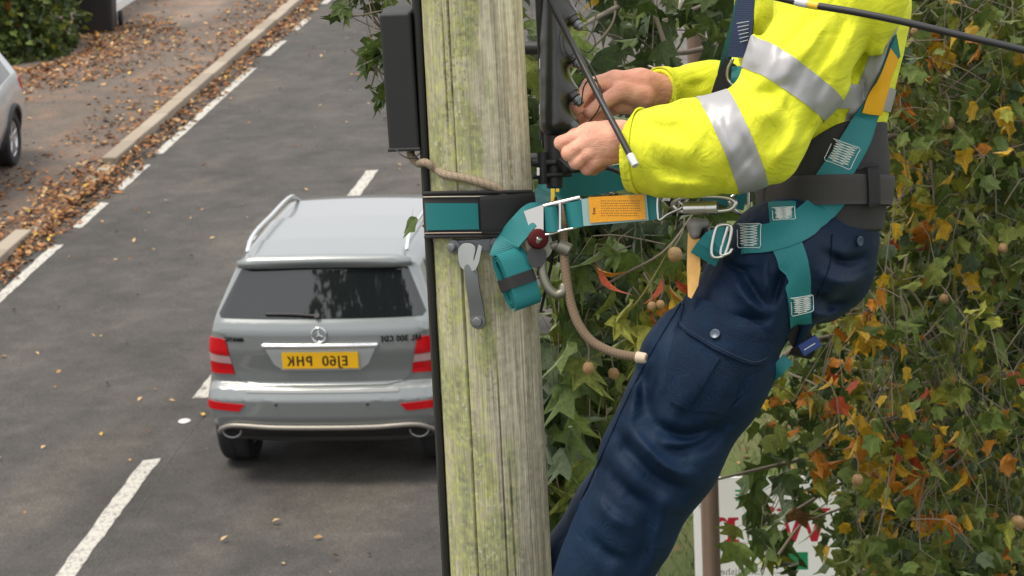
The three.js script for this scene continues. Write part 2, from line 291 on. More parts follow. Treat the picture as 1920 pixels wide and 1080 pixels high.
// kerbs, stone by stone (two lengths on the far side, a dropped crossing between them)
const kerbMats = [[.30, .25, .19], [.26, .22, .17], [.33, .28, .22]].map(c => std(c, { roughness: .9, bumpMap: asphaltBump, bumpScale: .004 }));
const kerb = thing('kerb', 'pale stone kerb along the leafy footway, dropped at the driveway', 'kerb', V(0, 0, 0), null, 'structure');
const kerbR = thing('kerb', 'grey stone kerb beside the grass verge behind the pole', 'kerb', V(0, 0, 0), null, 'structure');
function kerbStone(parent, s, len, t, w, top, k) {
  const g = box(w, .26, len - .012, .018, 2); g.translate(0, top - .13, 0); const p = rd(s + len / 2, t); g.rotateY(-YAW + rr(-.008, .008)); g.translate(p.x + rr(-.006, .006), rr(-.004, .004), p.z);
  lpart(parent, 'kerb_stone', g, kerbMats[k % 3]);
}
for (let s = 14, k = 0; s < 90; s += .915, k++) { const drop = sst(28.2, 29.1, s + .4) * sst(32.6, 31.7, s + .4); kerbStone(kerb, s, .915, -9.41, .2, mix(.115, .018, drop), Math.floor(hash(k, 2) * 3)); }
for (let s = 8, k = 0; s < 60; s += .915, k++) kerbStone(kerbR, s, .915, -2.82, .15, .11, Math.floor(hash(k, 7) * 3));
// right side: pavement then grass
structure('pavement', strip(-12, 120, -2.745, -1.45, .10, .5, .3, (s, t) => { const b = 2.1 + (fbm(s * .8, t * 2, 4) - .5) * .4; return [b, b * .985, b * 1.0]; }), std(0xffffff, { map: asphaltTex, roughness: .85, vertexColors: true }), 'pale grey pavement behind the pole and the tree');
structure('lawn', strip(-12, 120, -1.45, 26, .085, .6, .6, (s, t) => { const m = fbm(s * .9, t * .9, 4), n = noise2(s * 5, t * 5); return [.045 + .03 * m + .03 * n, .072 + .04 * m, .018 + .012 * n]; }), std(0xffffff, { roughness: 1, vertexColors: true }), 'patchy green lawn under the autumn tree');
structure('garden', strip(-20, 140, -60, -15.5, .07, 1, 1, (s, t) => { const m = fbm(s * .6, t * .6, 4); return [.08 + .06 * m, .085 + .05 * m, .04 + .02 * m]; }), std(0xffffff, { roughness: 1, vertexColors: true }), 'rough garden ground beyond the footway');

// white boundary wall beyond the bin
{
  const w = thing('boundary_wall', 'white rendered boundary wall beyond the black bin', 'wall', rd(48.9, -12.48, .08));
  const g = box(.22, 1.3, 13, .015); g.translate(0, .65, 0).rotateY(-YAW); lpart(w, 'wall', g, std([.62, .63, .62], { roughness: .85 }));
  const c = box(.3, .07, 13.06, .012); c.translate(0, 1.335, 0).rotateY(-YAW); lpart(w, 'coping', c, std([.45, .44, .42], { roughness: .9 }));
  const b = box(.26, .16, 13.02, .01); b.translate(0, .08, 0).rotateY(-YAW); lpart(w, 'plinth', b, std([.74, .73, .70], { roughness: .9 }));
}

// ------------------------------------------------------------------ cars
const interp = (tab, x) => { if (x <= tab[0][0]) return tab[0][1]; for (let i = 1; i < tab.length; i++) if (x <= tab[i][0]) { const a = tab[i - 1], b = tab[i], t = (x - a[0]) / (b[0] - a[0]); return mix(a[1], b[1], t); } return tab[tab.length - 1][1]; };
const smoothTab = (tab, x, w) => (interp(tab, x - w) + interp(tab, x) * 2 + interp(tab, x + w)) / 4;
function polyDist(P, x, y) { let d = 1e9, s = 1; for (let i = 0, j = P.length - 1; i < P.length; j = i++) { const ax = P[i][0], ay = P[i][1], bx = P[j][0], by = P[j][1], ex = bx - ax, ey = by - ay, wx = x - ax, wy = y - ay, t = clamp((wx * ex + wy * ey) / (ex * ex + ey * ey), 0, 1); d = Math.min(d, Math.hypot(wx - ex * t, wy - ey * t)); if ((ay > y) !== (by > y) && x < ax + (y - ay) / (by - ay) * (bx - ax)) s = -s; } return d * s; }
const paintSilver = phy([.215, .235, .238], { metalness: .5, roughness: .34, clearcoat: 1, clearcoatRoughness: .05 });
const paintPale = phy([.60, .62, .64], { metalness: .6, roughness: .35, clearcoat: 1, clearcoatRoughness: .06 });
const glassDark = phy([.010, .012, .013], { roughness: .03, clearcoat: .6, clearcoatRoughness: .02, ior: 1.5 });
const rubber = std([.018, .018, .019], { roughness: .85 }), plasticBlack = std([.022, .022, .024], { roughness: .55 });
const chrome = std([.78, .79, .80], { metalness: 1, roughness: .16 }), alloy = std([.62, .63, .65], { metalness: .9, roughness: .3 });
const redLens = phy([.46, .004, .008], { roughness: .2, specularIntensity: .5, clearcoat: .25, clearcoatRoughness: .03 }), clearLens = phy([.42, .27, .27], { roughness: .15, clearcoat: .4, clearcoatRoughness: .03 });
function carWheel(parent, x, z, r, w, side, spokes = 7) {
  const tp = []; const c = [[r * .66, -w / 2 * .8], [r * .72, -w / 2], [r * .93, -w / 2], [r * .985, -w * .42], [r, -w * .3], [r, -.012], [r * .985, -.008], [r * .985, .008], [r, .012], [r, w * .3], [r * .985, w * .42], [r * .93, w / 2], [r * .72, w / 2], [r * .66, w / 2 * .8], [r * .66, -w / 2 * .8]];
  for (const [a, b] of c) tp.push(new THREE.Vector2(a, b));
  const wh = new THREE.Group(); wh.name = 'wheel'; parent.add(wh); wh.position.set(x, r, z); wh.rotation.z = -Math.PI / 2 * side;
  lpart(wh, 'tyre', new THREE.LatheGeometry(tp, 44), rubber);
  const gs = [new THREE.LatheGeometry([[r * .66, -w * .42], [r * .62, -w * .36], [r * .6, .0], [r * .62, w * .34], [r * .67, w * .40], [r * .67, w * .36]].map(p => new THREE.Vector2(...p)), 40), new THREE.CylinderGeometry(r * .16, r * .18, .05, 20).translate(0, w * .3, 0)];
  for (let k = 0; k < spokes; k++) { const g = box(r * .56, .035, r * .15, .012); g.translate(r * .36, w * .28, 0).rotateZ(.06); g.rotateY(k / spokes * 2 * Math.PI); gs.push(g); }
  lpart(wh, 'rim', merge(gs), alloy);
  lpart(wh, 'brake_disc', new THREE.CylinderGeometry(r * .5, r * .5, .02, 28).translate(0, 0, 0), std([.12, .12, .12], { metalness: .8, roughness: .5 }));
}
function carBody(P) {
  const prof = P.prof, wt = P.width;
  const f = (x, y, z) => {
    const ax = Math.abs(x), yy = y + P.crown * x * x * sst(1.2, 1.6, y), len = P.len;
    const zz = z + (z > -len / 2 ? P.bow * Math.pow(ax / .95, 2.6) * sst(-1.2, -.1, z) : -P.bow * 1.9 * Math.pow(ax / .95, 2.4) * sst(-len + 1.1, -len + .1, z));
    const a = polyDist(prof, zz, yy), w = smoothTab(wt, y, .04) + .035 * sst(-.2, -1.3, z) * sst(-len, -len + 1, z) * sst(.3, .6, y);
    let d = smax(a, (ax - w) * .92, .11) - .0;
    for (const wz of P.axles) { const q = Math.hypot(z - wz, y - P.r) - (P.r + .055); d = smax(d, -Math.max(q, .62 - ax), .03); }
    return d;
  };
  return f;
}
const toRear = f => (x, y) => { let z = .25; for (let i = 0; i < 90; i++) { const v = f(x, y, z); if (v < .0005) break; z -= Math.max(v * .7, .0006); if (z < -3) return null; } const p = V(x, y, z); return { p, n: grad(f, p, .012) }; };
const toSide = (f, s) => (z, y) => { let x = 1.25; for (let i = 0; i < 90; i++) { const v = f(x, y, z); if (v < .0005) break; x -= Math.max(v * .7, .0006); if (x < 0) return null; } const p = V(x, y, z), n = grad(f, p, .012); return { p: V(p.x * s, p.y, p.z), n: V(n.x * s, n.y, n.z) }; };

// --- the silver sport utility vehicle driving away
{
  const L = 4.78, prof = [[-.14, .36], [-.02, .47], [0, .55], [-.005, .69], [-.05, .765], [-.11, .80], [-.115, .90], [-.10, 1.05], [-.115, 1.20], [-.15, 1.265], [-.46, 1.64], [-.43, 1.68], [-.50, 1.72], [-.95, 1.74], [-1.7, 1.735], [-2.5, 1.69], [-2.95, 1.61], [-3.5, 1.17], [-4.25, 1.05], [-4.62, .9], [-4.76, .66], [-4.72, .38], [-4.1, .23], [-.9, .22], [-.30, .27]].map(p => p);
  const f = carBody({ prof, len: L, crown: .05, bow: .10, r: .37, axles: [-.74, -3.70], width: [[.2, .84], [.45, .90], [.62, .935], [.76, .93], [.86, .915], [1.05, .905], [1.2, .885], [1.28, .865], [1.64, .70], [1.76, .64]] });
  const bp = at(606, 770, 21.9), base = V(bp.x, 0, bp.z + .17);
  const car = thing('car', 'silver sport utility car driving away on the road', 'car', base); car.rotation.y = -YAW; car.scale.set(1.055, 1.07, 1.03);
  const inv = new THREE.Matrix4().makeRotationY(-YAW).setPosition(base).invert(), le = EYE.clone().applyMatrix4(inv);
  const loc = (px, py, zl) => { const q = at(px, py, 20).applyMatrix4(inv), t = (zl - le.z) / (q.z - le.z); return [le.x + (q.x - le.x) * t, le.y + (q.y - le.y) * t]; };
  lpart(car, 'body', isoMesh(f, V(-1.02, .16, -4.9), V(1.02, 1.85, .1), .02), paintSilver);
  const rear = toRear(f), both = pts => [...pts, ...pts.slice().reverse().map(p => [-p[0], p[1]])];
  const mir = pts => pts.map(p => [-p[0], p[1]]);
  // tailgate: left half of its outline, from the top middle round to the bottom middle
  const tg = [[0, 1.255], [-.80, 1.255], [-.80, 1.19], [-.745, 1.175], [-.70, .90], [-.67, .84], [-.62, .80], [-.5, .785], [0, .785]];
  lpart(car, 'tailgate', patch([...tg, ...mir(tg.slice(1, -1)).reverse()], .03, rear, .008, .012), paintSilver);
  // rear window
  const gw = [[0, 1.292], [-.795, 1.292], [-.815, 1.315], [-.665, 1.60], [-.64, 1.617], [0, 1.622]];
  lpart(car, 'rear_window', patch([...gw, ...mir(gw.slice(1, -1)).reverse()], .035, rear, .004, .012), glassDark);
  const sp = [[0, 1.628], [-.66, 1.622], [-.67, 1.655], [-.6, 1.678], [0, 1.69]];
  lpart(car, 'spoiler', patch([...sp, ...mir(sp.slice(1, -1)).reverse()], .03, rear, .035, .02), paintSilver);
  { const a = rear(-.02, 1.305), b = rear(-.42, 1.318); lpart(car, 'rear_wiper', merge([tube([a.p.clone().addScaledVector(a.n, .02), rear(-.2, 1.315).p.clone().addScaledVector(a.n, .022), b.p.clone().addScaledVector(b.n, .018)], .011, 16, 6), rod(a.p, a.p.clone().addScaledVector(a.n, .035), .022)]), plasticBlack); }
  // lamps
  for (const s of [-1, 1]) {
    const q = p => s < 0 ? p : mir(p), lam = (o, m, n, up) => lpart(lamp, n, patch(q(o), .025, rear, up, .01), m);
    const lamp = new THREE.Group(); lamp.name = 'tail_light'; car.add(lamp);
    lam([[-.885, .868], [-.70, .868], [-.71, .945], [-.89, .955]], redLens, 'red_lens', .014);
    lam([[-.891, .962], [-.712, .952], [-.725, 1.012], [-.895, 1.022]], clearLens, 'clear_lens', .012);
    lam([[-.896, 1.028], [-.727, 1.018], [-.752, 1.135], [-.80, 1.15], [-.885, 1.145]], redLens, 'red_lens', .014);
    lpart(car, 'reflector', patch(q([[-.915, .612], [-.66, .600], [-.61, .655], [-.915, .672]]), .025, rear, .010, .01), redLens);
    const e = rear(s * .74, .43).p;
    const ring = [], ex = .125, ey = .05; for (let k = 0; k < 24; k++) { const a = k / 24 * 6.2832; ring.push(V(e.x + Math.cos(a) * ex * .5 * (1 + .15 * Math.abs(Math.cos(a))), .425 + Math.sin(a) * ey, e.z + .03)); }
    const ex1 = lpart(car, 'exhaust_tip', tube(ring, .008, 60, 7, true), std([.36, .36, .36], { metalness: .9, roughness: .3 }));
    lpart(ex1, 'exhaust_bore', rod(V(e.x, .425, e.z - .15), V(e.x, .425, e.z + .012), .05, .05, 20).scale(1, 1, 1), std([.006, .006, .006]));
    const tp = [V(s * .635, 1.72, -.62), V(s * .63, 1.785, -.78), V(s * .625, 1.785, -1.5), V(s * .61, 1.75, -2.35), V(s * .60, 1.67, -2.55)];
    lpart(car, 'roof_rail', tube(tp, .017, 40, 8), chrome);
    const ms = new THREE.SphereGeometry(1, 18, 12).scale(.13, .085, .07).translate(s * 1.07, 1.17, -3.02); lpart(car, 'wing_mirror', merge([ms, rod(V(s * .9, 1.12, -3.0), V(s * 1.0, 1.15, -3.02), .03)]), paintSilver);
    const side = toSide(f, s);
    lpart(car, 'side_window', patch([[-.62, 1.30], [-.62, 1.42], [-.78, 1.60], [-1.35, 1.62], [-1.35, 1.24], [-.75, 1.25]], .06, side, .004, .01), glassDark);
    lpart(car, 'side_window', patch([[-1.42, 1.23], [-1.42, 1.625], [-2.15, 1.61], [-2.15, 1.21]], .06, side, .004, .01), glassDark);
    lpart(car, 'side_window', patch([[-2.22, 1.21], [-2.22, 1.605], [-2.75, 1.56], [-3.2, 1.22]], .06, side, .004, .01), glassDark);
    carWheel(car, s * .815, -.74, .37, .255, s); carWheel(car, s * .815, -3.70, .37, .255, s);
  }
  // bumper insert, skid plate, sill and underside
  const sk = [[0, .475], [-.70, .475], [-.82, .462], [-.85, .40], [-.80, .372], [0, .375]];
  lpart(car, 'lower_bumper', patch([...sk, ...mir(sk.slice(1, -1)).reverse()], .03, rear, .012, .02), plasticBlack);
  { const pts = [[-.845, .405], [-.82, .455], [-.74, .487], [-.4, .482], [0, .48], [.4, .482], [.74, .487], [.82, .455], [.845, .405]].map(p => { const r = rear(...p); return r.p.clone().addScaledVector(r.n, .02); }); lpart(car, 'skid_trim', tube(pts, .02, 60, 8), std([.30, .28, .25], { metalness: .6, roughness: .45 })); }
  { const ld = [[-.6, .762], [.6, .762], [.6, .742], [-.6, .742]]; lpart(car, 'bumper_sill', patch(ld, .05, rear, .008, .01), std([.30, .31, .31], { roughness: .5 })); }
  for (const x of [-.36, .36]) { const r = rear(x, .66); lpart(car, 'parking_sensor', new THREE.SphereGeometry(.013, 10, 8).translate(r.p.x, r.p.y, r.p.z), plasticBlack); }
  // number plate in its recess, chrome strip
  const rc = [[-.43, 1.075], [-.37, .955], [-.30, .905], [.30, .905], [.37, .955], [.43, 1.075]];
  lpart(car, 'plate_recess', patch(rc, .03, rear, .012, .01), phy([.52, .55, .57], { metalness: .55, roughness: .4, clearcoat: .6 }));
  const plTex = canvasTex(768, 170, (x, w, h) => {
    x.fillStyle = '#eab414'; x.fillRect(0, 0, w, h); x.fillStyle = '#17140a'; x.translate(w, 0); x.scale(-1, 1); x.font = 'bold 150px sans-serif'; x.textAlign = 'center'; x.textBaseline = 'middle';
    x.save(); x.translate(w * .30, h * .54); x.scale(.92, 1); x.fillText('EJ60', 0, 0); x.restore(); x.save(); x.translate(w * .765, h * .54); x.scale(.92, 1); x.fillText('PHK', 0, 0); x.restore();
  });
  { const r = rear(0, .99), pg = box(.60, .132, .014, .005); pg.translate(0, .99, r.p.z + .022); const pl = lpart(car, 'number_plate', pg, std([.75, .50, .03], { roughness: .4 }));
    const face = new THREE.PlaneGeometry(.592, .124).translate(0, .99, r.p.z + .0305); lpart(pl, 'plate_lettering', face, std(0xffffff, { map: plTex, roughness: .35 })); }
  { const pts = [-.44, -.2, 0, .2, .44].map(x => { const r = rear(x, 1.10); return r.p.clone().addScaledVector(r.n, .022); }); lpart(car, 'chrome_strip', tube(pts, .021, 30, 8), chrome); }
  { const r = rear(0, 1.185), c = r.p.clone().addScaledVector(r.n, .02), ring = new THREE.TorusGeometry(.056, .008, 8, 32), gs = [ring];
    for (let k = 0; k < 3; k++) { const a = Math.PI / 2 + k * 2.0944; const g = new THREE.ConeGeometry(.011, .054, 4).translate(0, .027, 0).rotateZ(a - Math.PI / 2); gs.push(g); }
    const g = merge(gs); g.applyQuaternion(new THREE.Quaternion().setFromUnitVectors(V(0, 0, 1), r.n)); g.translate(c.x, c.y, c.z); lpart(car, 'emblem', g, chrome); }
  { const g = new TextGeometry('ML 300 CDI', { font: FONT, size: .042, depth: .006, curveSegments: 3 }); g.scale(-1, 1, 1); const r = rear(.6, 1.15); g.translate(.79, 1.125, 0); const p = g.attributes.position; for (let i = 0; i < p.count; i++) { const q = rear(p.getX(i), p.getY(i)); p.setZ(i, q.p.z + .010 + p.getZ(i)); } lpart(car, 'model_lettering', g, std([.62, .63, .64], { metalness: .35, roughness: .4 })); }
  { const g = new TextGeometry('4MATIC', { font: FONT, size: .032, depth: .006, curveSegments: 3 }); g.scale(-1, 1, 1); g.translate(-.60, 1.13, 0); const p = g.attributes.position; for (let i = 0; i < p.count; i++) { const q = rear(p.getX(i), p.getY(i)); p.setZ(i, q.p.z + .010 + p.getZ(i)); } lpart(car, 'badge_lettering', g, std([.62, .63, .64], { metalness: .35, roughness: .4 })); }
}
// --- the pale car parked on the leafy footway
{
  const L = 4.5, prof = [[-.16, .33], [-.03, .42], [0, .55], [-.02, .72], [-.06, .85], [-.08, 1.0], [-.12, 1.08], [-.50, 1.54], [-.8, 1.615], [-1.6, 1.65], [-2.4, 1.60], [-2.75, 1.52], [-3.4, 1.08], [-4.1, .98], [-4.4, .84], [-4.5, .6], [-4.45, .36], [-4, .24], [-.9, .24], [-.4, .26]];
  const f = carBody({ prof, len: L, crown: .05, bow: .14, r: .345, axles: [-.88, -3.56], width: [[.22, .80], [.4, .86], [.6, .90], [.85, .91], [1.0, .89], [1.1, .86], [1.5, .68], [1.66, .6]] });
  const turn = -YAW + Math.PI + .06, c = rd(32.1, -10.56, .085), car = thing('car', 'pale silver hatchback parked on the leafy footway', 'car', V(0, 0, 0));
  // put the hub of the rear wheel seen from the road where it stands
  const q = V(-.90, 0, -.88).applyAxisAngle(V(0, 1, 0), turn); car.position.copy(c.clone().sub(q)); car.rotation.y = turn;
  lpart(car, 'body', isoMesh(f, V(-1, .18, -4.62), V(1, 1.74, .1), .028), paintPale);
  const rear = toRear(f);
  lpart(car, 'rear_window', patch([[-.74, 1.14], [-.6, 1.46], [.6, 1.46], [.74, 1.14]], .05, rear, .004, .01), glassDark);
  lpart(car, 'rear_bumper', patch([[-.8, .36], [-.8, .5], [.8, .5], [.8, .36]], .05, rear, .012, .02), plasticBlack);
  lpart(car, 'number_plate', patch([[-.26, .72], [.26, .72], [.26, .84], [-.26, .84]], .05, rear, .012, .01), std([.75, .5, .03], { roughness: .4 }));
  for (const s of [-1, 1]) {
    const side = toSide(f, s), q2 = o => s < 0 ? o : o.map(p => [-p[0], p[1]]);
    lpart(car, 'tail_light', patch(q2([[-.90, .80], [-.66, .82], [-.68, 1.02], [-.86, 1.06]]), .03, rear, .010, .01), redLens);
    lpart(car, 'tail_light', patch([[-.10, .84], [-.10, 1.04], [-.36, 1.02], [-.30, .88]], .04, side, .010, .01), redLens);
    lpart(car, 'side_window', patch([[-.62, 1.12], [-.78, 1.40], [-1.45, 1.50], [-1.45, 1.10]], .06, side, .004, .01), glassDark);
    lpart(car, 'side_window', patch([[-1.5, 1.10], [-1.5, 1.505], [-2.35, 1.48], [-3.0, 1.12]], .06, side, .004, .01), glassDark);
    const arch = []; for (let k = 0; k <= 20; k++) { const a = Math.PI * (k / 20) * 1.1 - .16; const zz = -.88 + Math.cos(a) * .42, yy = .345 + Math.sin(a) * .42; const r = side(zz, Math.max(.3, yy)); if (r) arch.push(r.p.clone().addScaledVector(r.n, .008)); }
    lpart(car, 'wheel_arch', tube(arch, .035, 40, 7), plasticBlack);
    lpart(car, 'headlight', new THREE.SphereGeometry(1, 14, 10).scale(.16, .07, .12).translate(s * .62, .78, -4.33), clearLens);
    carWheel(car, s * .80, -.88, .345, .225, s, 5); carWheel(car, s * .80, -3.56, .345, .225, s, 5);
    lpart(car, 'wing_mirror', new THREE.SphereGeometry(1, 14, 10).scale(.12, .07, .06).translate(s * 1.0, 1.08, -2.85), paintPale);
  }
}
// ------------------------------------------------------------------ wheelie bin
{
  const b = thing('wheelie_bin', 'black wheelie bin standing on the footway beside the bush', 'bin', rd(41.95, -12.20, .085)); b.rotation.y = -YAW + .15; b.scale.setScalar(1.22);
  const sh = new THREE.BufferGeometry(); const pos = [], idx = []; const R = (w, d, y, r) => { for (let k = 0; k < 24; k++) { const a = k / 24 * 6.2832; const cx = Math.sign(Math.cos(a)) * Math.pow(Math.abs(Math.cos(a)), .25), cz = Math.sign(Math.sin(a)) * Math.pow(Math.abs(Math.sin(a)), .25); pos.push(cx * w / 2, y, cz * d / 2); } };
  R(.44, .5, .0); R(.46, .52, .03); R(.57, .70, .92); R(.60, .73, .925); R(.60, .73, .97); R(.5, .6, .97);
  for (let r = 0; r < 5; r++) for (let k = 0; k < 24; k++) { const a = r * 24 + k, c = r * 24 + (k + 1) % 24; idx.push(a, c, c + 24, a, c + 24, a + 24); }
  const blk = std([.016, .017, .019], { roughness: .5 });
  lpart(b, 'body', geoFrom(pos, idx), blk);
  const lid = box(.6, .06, .76, .03, 3); lid.rotateX(-.04).translate(0, 1.0, 0); lpart(b, 'lid', lid, blk);
  lpart(b, 'handle', rod(V(-.24, .95, -.41), V(.24, .95, -.41), .016), blk);
  for (const s of [-1, 1]) lpart(b, 'wheel', rod(V(s * .25, .1, -.3), V(s * .3, .1, -.3), .1, .1, 24, .01), rubber);
}

// ------------------------------------------------------------------ wooden pole
const PA = at(912, 540, 4.6);                                        // a point of the pole's axis
const poleR = y => .087 + .00505 * (PA.y - y);
const polePt = (ang, y, r) => V(PA.x + Math.sin(ang) * r, y, PA.z + Math.cos(ang) * r);
const toPx = p => { const v = p.clone().sub(EYE), z = v.dot(FWD); return [960 + FPX * v.dot(RGT) / z, 540 - FPX * v.dot(UPV) / z]; };
function poleAt(ang, py, lift) { let y = PA.y + (540 - py) * .00095; for (let i = 0; i < 6; i++) { const q = toPx(polePt(ang, y, poleR(y) + lift)); y += (q[1] - py) * .00092; } return polePt(ang, y, poleR(y) + lift); }
function onPole(px, py, lift = 0) {                                    // sight line through px, py met with the pole's round front
  const d = at(px, py, 1).sub(EYE), y0 = PA.y + (540 - py) * .00095, R = poleR(y0) + lift, ox = EYE.x - PA.x, oz = EYE.z - PA.z;
  const a = d.x * d.x + d.z * d.z, b = 2 * (ox * d.x + oz * d.z), c = ox * ox + oz * oz - R * R, D = b * b - 4 * a * c; const t = D < 0 ? -b / (2 * a) : (-b - Math.sqrt(D)) / (2 * a);
  const p = EYE.clone().addScaledVector(d, t); return { p, n: V(p.x - PA.x, 0, p.z - PA.z).normalize() };
}
const teal = phy([.004, .155, .165], { roughness: .62, sheen: .4, sheenRoughness: .5, bumpMap: null });
const webTex = dataTex(64, 64, (i, j) => { const v = 128 + 80 * Math.sin(i / 64 * 6.2832 * 8) * (j % 8 < 4 ? 1 : .5) + 40 * hash(i, j, 2); return [v, v, v]; }, false, 40);
teal.bumpMap = webTex; teal.bumpScale = .0006;
const nylonBlack = std([.016, .016, .018], { roughness: .8, bumpMap: webTex, bumpScale: .0006 }), padBlack = std([.024, .024, .026], { roughness: .9 });
const steel = std([.56, .55, .52], { metalness: 1, roughness: .3 }), steelOld = std([.20, .195, .155], { metalness: .7, roughness: .5 }), galv = std([.20, .21, .22], { metalness: .55, roughness: .6 });
const boxPlastic = std([.020, .021, .023], { roughness: .62 });
const labelTex = canvasTex(256, 128, (x, w, h) => {
  x.fillStyle = '#d89410'; x.fillRect(0, 0, w, h); let s = 5; const r = () => (s = (s * 16807) % 2147483647) / 2147483647;
  for (let k = 0; k < 900; k++) { x.fillStyle = `rgba(${90 + r() * 60 | 0},${50 + r() * 40 | 0},10,${.10 + r() * .15})`; x.fillRect(r() * w, r() * h, 1 + r() * 5, 1 + r() * 3); }
  x.fillStyle = 'rgba(70,45,8,.75)'; for (let l = 0; l < 7; l++) { let q = 56; while (q < w - 30) { const b = 2 + r() * 5; x.fillRect(q, 28 + l * 11, b, 4); q += b + 2 + r() * 3; } } x.fillRect(22, 60, 9, 22); x.fillRect(18, 84, 16, 6);
});
const labelMat = std(0xffffff, { map: labelTex, roughness: .6 });
const pole = thing('utility_pole', 'weathered wooden utility pole with green algae the worker leans from', 'utility pole', V(PA.x, 0, PA.z));
const CR = [[-.47, -2, 2, 1.0], [.14, -1.5, -.05, .9], [.72, -.9, .02, .7], [-.30, -.7, -.42, .6], [.30, -1.2, -.24, .8], [.98, -.3, .6, .6], [.45, .05, .7, .45], [-.62, .25, .55, 1.1], [.60, .1, .45, .5], [.86, -1, -.1, .5]];
{
  const angs = [], ys = []; for (let k = 0; k <= 320; k++) angs.push((-100 + 200 * k / 320) * Math.PI / 180); for (let k = 1; k < 40; k++) angs.push((100 + 160 * k / 40) * Math.PI / 180);
  for (let y = 0; y < PA.y - .62; y += .25) ys.push(y); for (let y = PA.y - .62; y < PA.y + .62; y += .0055) ys.push(y); for (let y = PA.y + .63; y < 9.2; y += .12) ys.push(y);
  const pos = [], uv = [], idx = [], na = angs.length;
  for (const y of ys) for (let i = 0; i <= na; i++) {
    const a = i === na ? angs[0] + 2 * Math.PI : angs[i]; let r = poleR(y); const h = y - PA.y, ca = Math.cos(a), sa = Math.sin(a), per = a > Math.PI ? a - 2 * Math.PI : a;
    r += .0018 * (fbm(per * 3 + 9, h * 1.3, 2) - .5) + .0009 * (fbm(per * 26, h * 3.2, 3) - .5) + .0010 * (noise2(per * 90, h * 12) - .5);
    for (const [c, y0, y1, s] of CR) { if (h < y0 || h > y1) continue; const e = c + .035 * (fbm(h * 2.1, c * 7, 3) - .5) - .008 * h, q = (per - e) * .087, wid = .0012 * s * (.6 + noise2(h * 5, c * 9)); r -= .0085 * s * Math.exp(-(q * q) / (wid * wid)) * sst(y0, y0 + .12, h) * sst(y1, y1 - .12, h); }
    pos.push(sa * r, y, ca * r); uv.push((per + Math.PI) / (2 * Math.PI) + (i === na ? 1 : 0), h / 2 + .5);
  }
  for (let j = 0; j < ys.length - 1; j++) for (let i = 0; i < na; i++) { const a = j * (na + 1) + i, b = a + na + 1; idx.push(a, a + 1, b + 1, a, b + 1, b); }
  const woodTex = dataTex(1024, 1024, (i, j) => {
    const a = (i / 1024 - .5) * 2 * Math.PI, h = (j / 1024 - .5) * 2, A = a * .087;
    const st = fbm(A * 620, h * 22, 4), st2 = fbm(A * 170 + 3, h * 6, 5), fine = noise2(A * 2400, h * 60), sp = fbm(A * 120, h * 120, 3), lump = fbm(A * 34 + 5, h * 11, 4);
    const edge = mix(.12, -.02, sst(-.4, .4, h)) + (lump - .5) * .9 + (st2 - .5) * .5;
    const g = sst(edge + .28, edge - .28, a) * (.35 + .75 * sst(.3, .6, lump * .6 + sp * .4));           // algae on the shaded side
    const bl = sst(.55, .75, st2 * .55 + st * .45) * sst(-.15, .3, a) * sst(1.25, .8, a);                // bleached wood
    const br = sst(.58, .8, fbm(A * 70 + 31, h * 3.1, 4)) * sst(.2, .5, a);
    let c = [192, 184, 162].map(v => v * (.60 + .20 * st + .34 * st2 + .22 * sp + .10 * (fine - .5)));
    c = c.map((v, k) => mix(v, [226, 218, 196][k] * (.88 + .18 * st), bl * .8)); c = c.map((v, k) => mix(v, [136, 116, 84][k] * (.8 + .35 * st), br * .7));
    const gc = [mix(164, 142, lump), mix(166, 147, lump), mix(122, 94, sp)]; c = c.map((v, k) => mix(v, gc[k] * (.62 + .26 * st + .46 * sp), clamp(g, 0, .85)));
    const lich = sst(.66, .74, fbm(A * 190 + 8, h * 150 + 4, 3)) * sst(.5, .62, fbm(A * 26 + 2, h * 5, 3)); c = c.map((v, k) => mix(v, [196, 192, 168][k], lich * .75));
    const moss = sst(.62, .72, fbm(A * 230, h * 210, 3)) * sst(.52, .66, fbm(A * 22 + 14, h * 4 + 3, 3)) * sst(.5, -.2, a); c = c.map((v, k) => mix(v, [112, 112, 60][k], moss * .5));
    return c;
  }, true);
  woodTex.wrapT = THREE.MirroredRepeatWrapping;
  const woodBump = dataTex(1024, 512, (i, j) => { const A = (i / 1024 - .5) * .5466, h = (j / 512 - .5) * 2, v = 255 * (.55 * fbm(A * 480, h * 30, 3) + .45 * fbm(A * 170, h * 130, 3)); return [v, v, v]; }, false); woodBump.wrapT = THREE.MirroredRepeatWrapping;
  lpart(pole, 'shaft', geoFrom(pos, idx, uv), std(0xffffff, { map: woodTex, bumpMap: woodBump, bumpScale: .0016, roughness: .9 }));
}
// outlines given by where they lie on the pole's front
const pp = (out, lift, back, base = 0, cell = 8) => patch(out, cell, (x, y) => onPole(x, y, base), lift, back);
const curvePx = (pts, n = 40) => new THREE.CatmullRomCurve3(pts.map(p => V(p[0], p[1], 0)), true).getPoints(n).slice(0, -1).map(p => [p.x, p.y]);
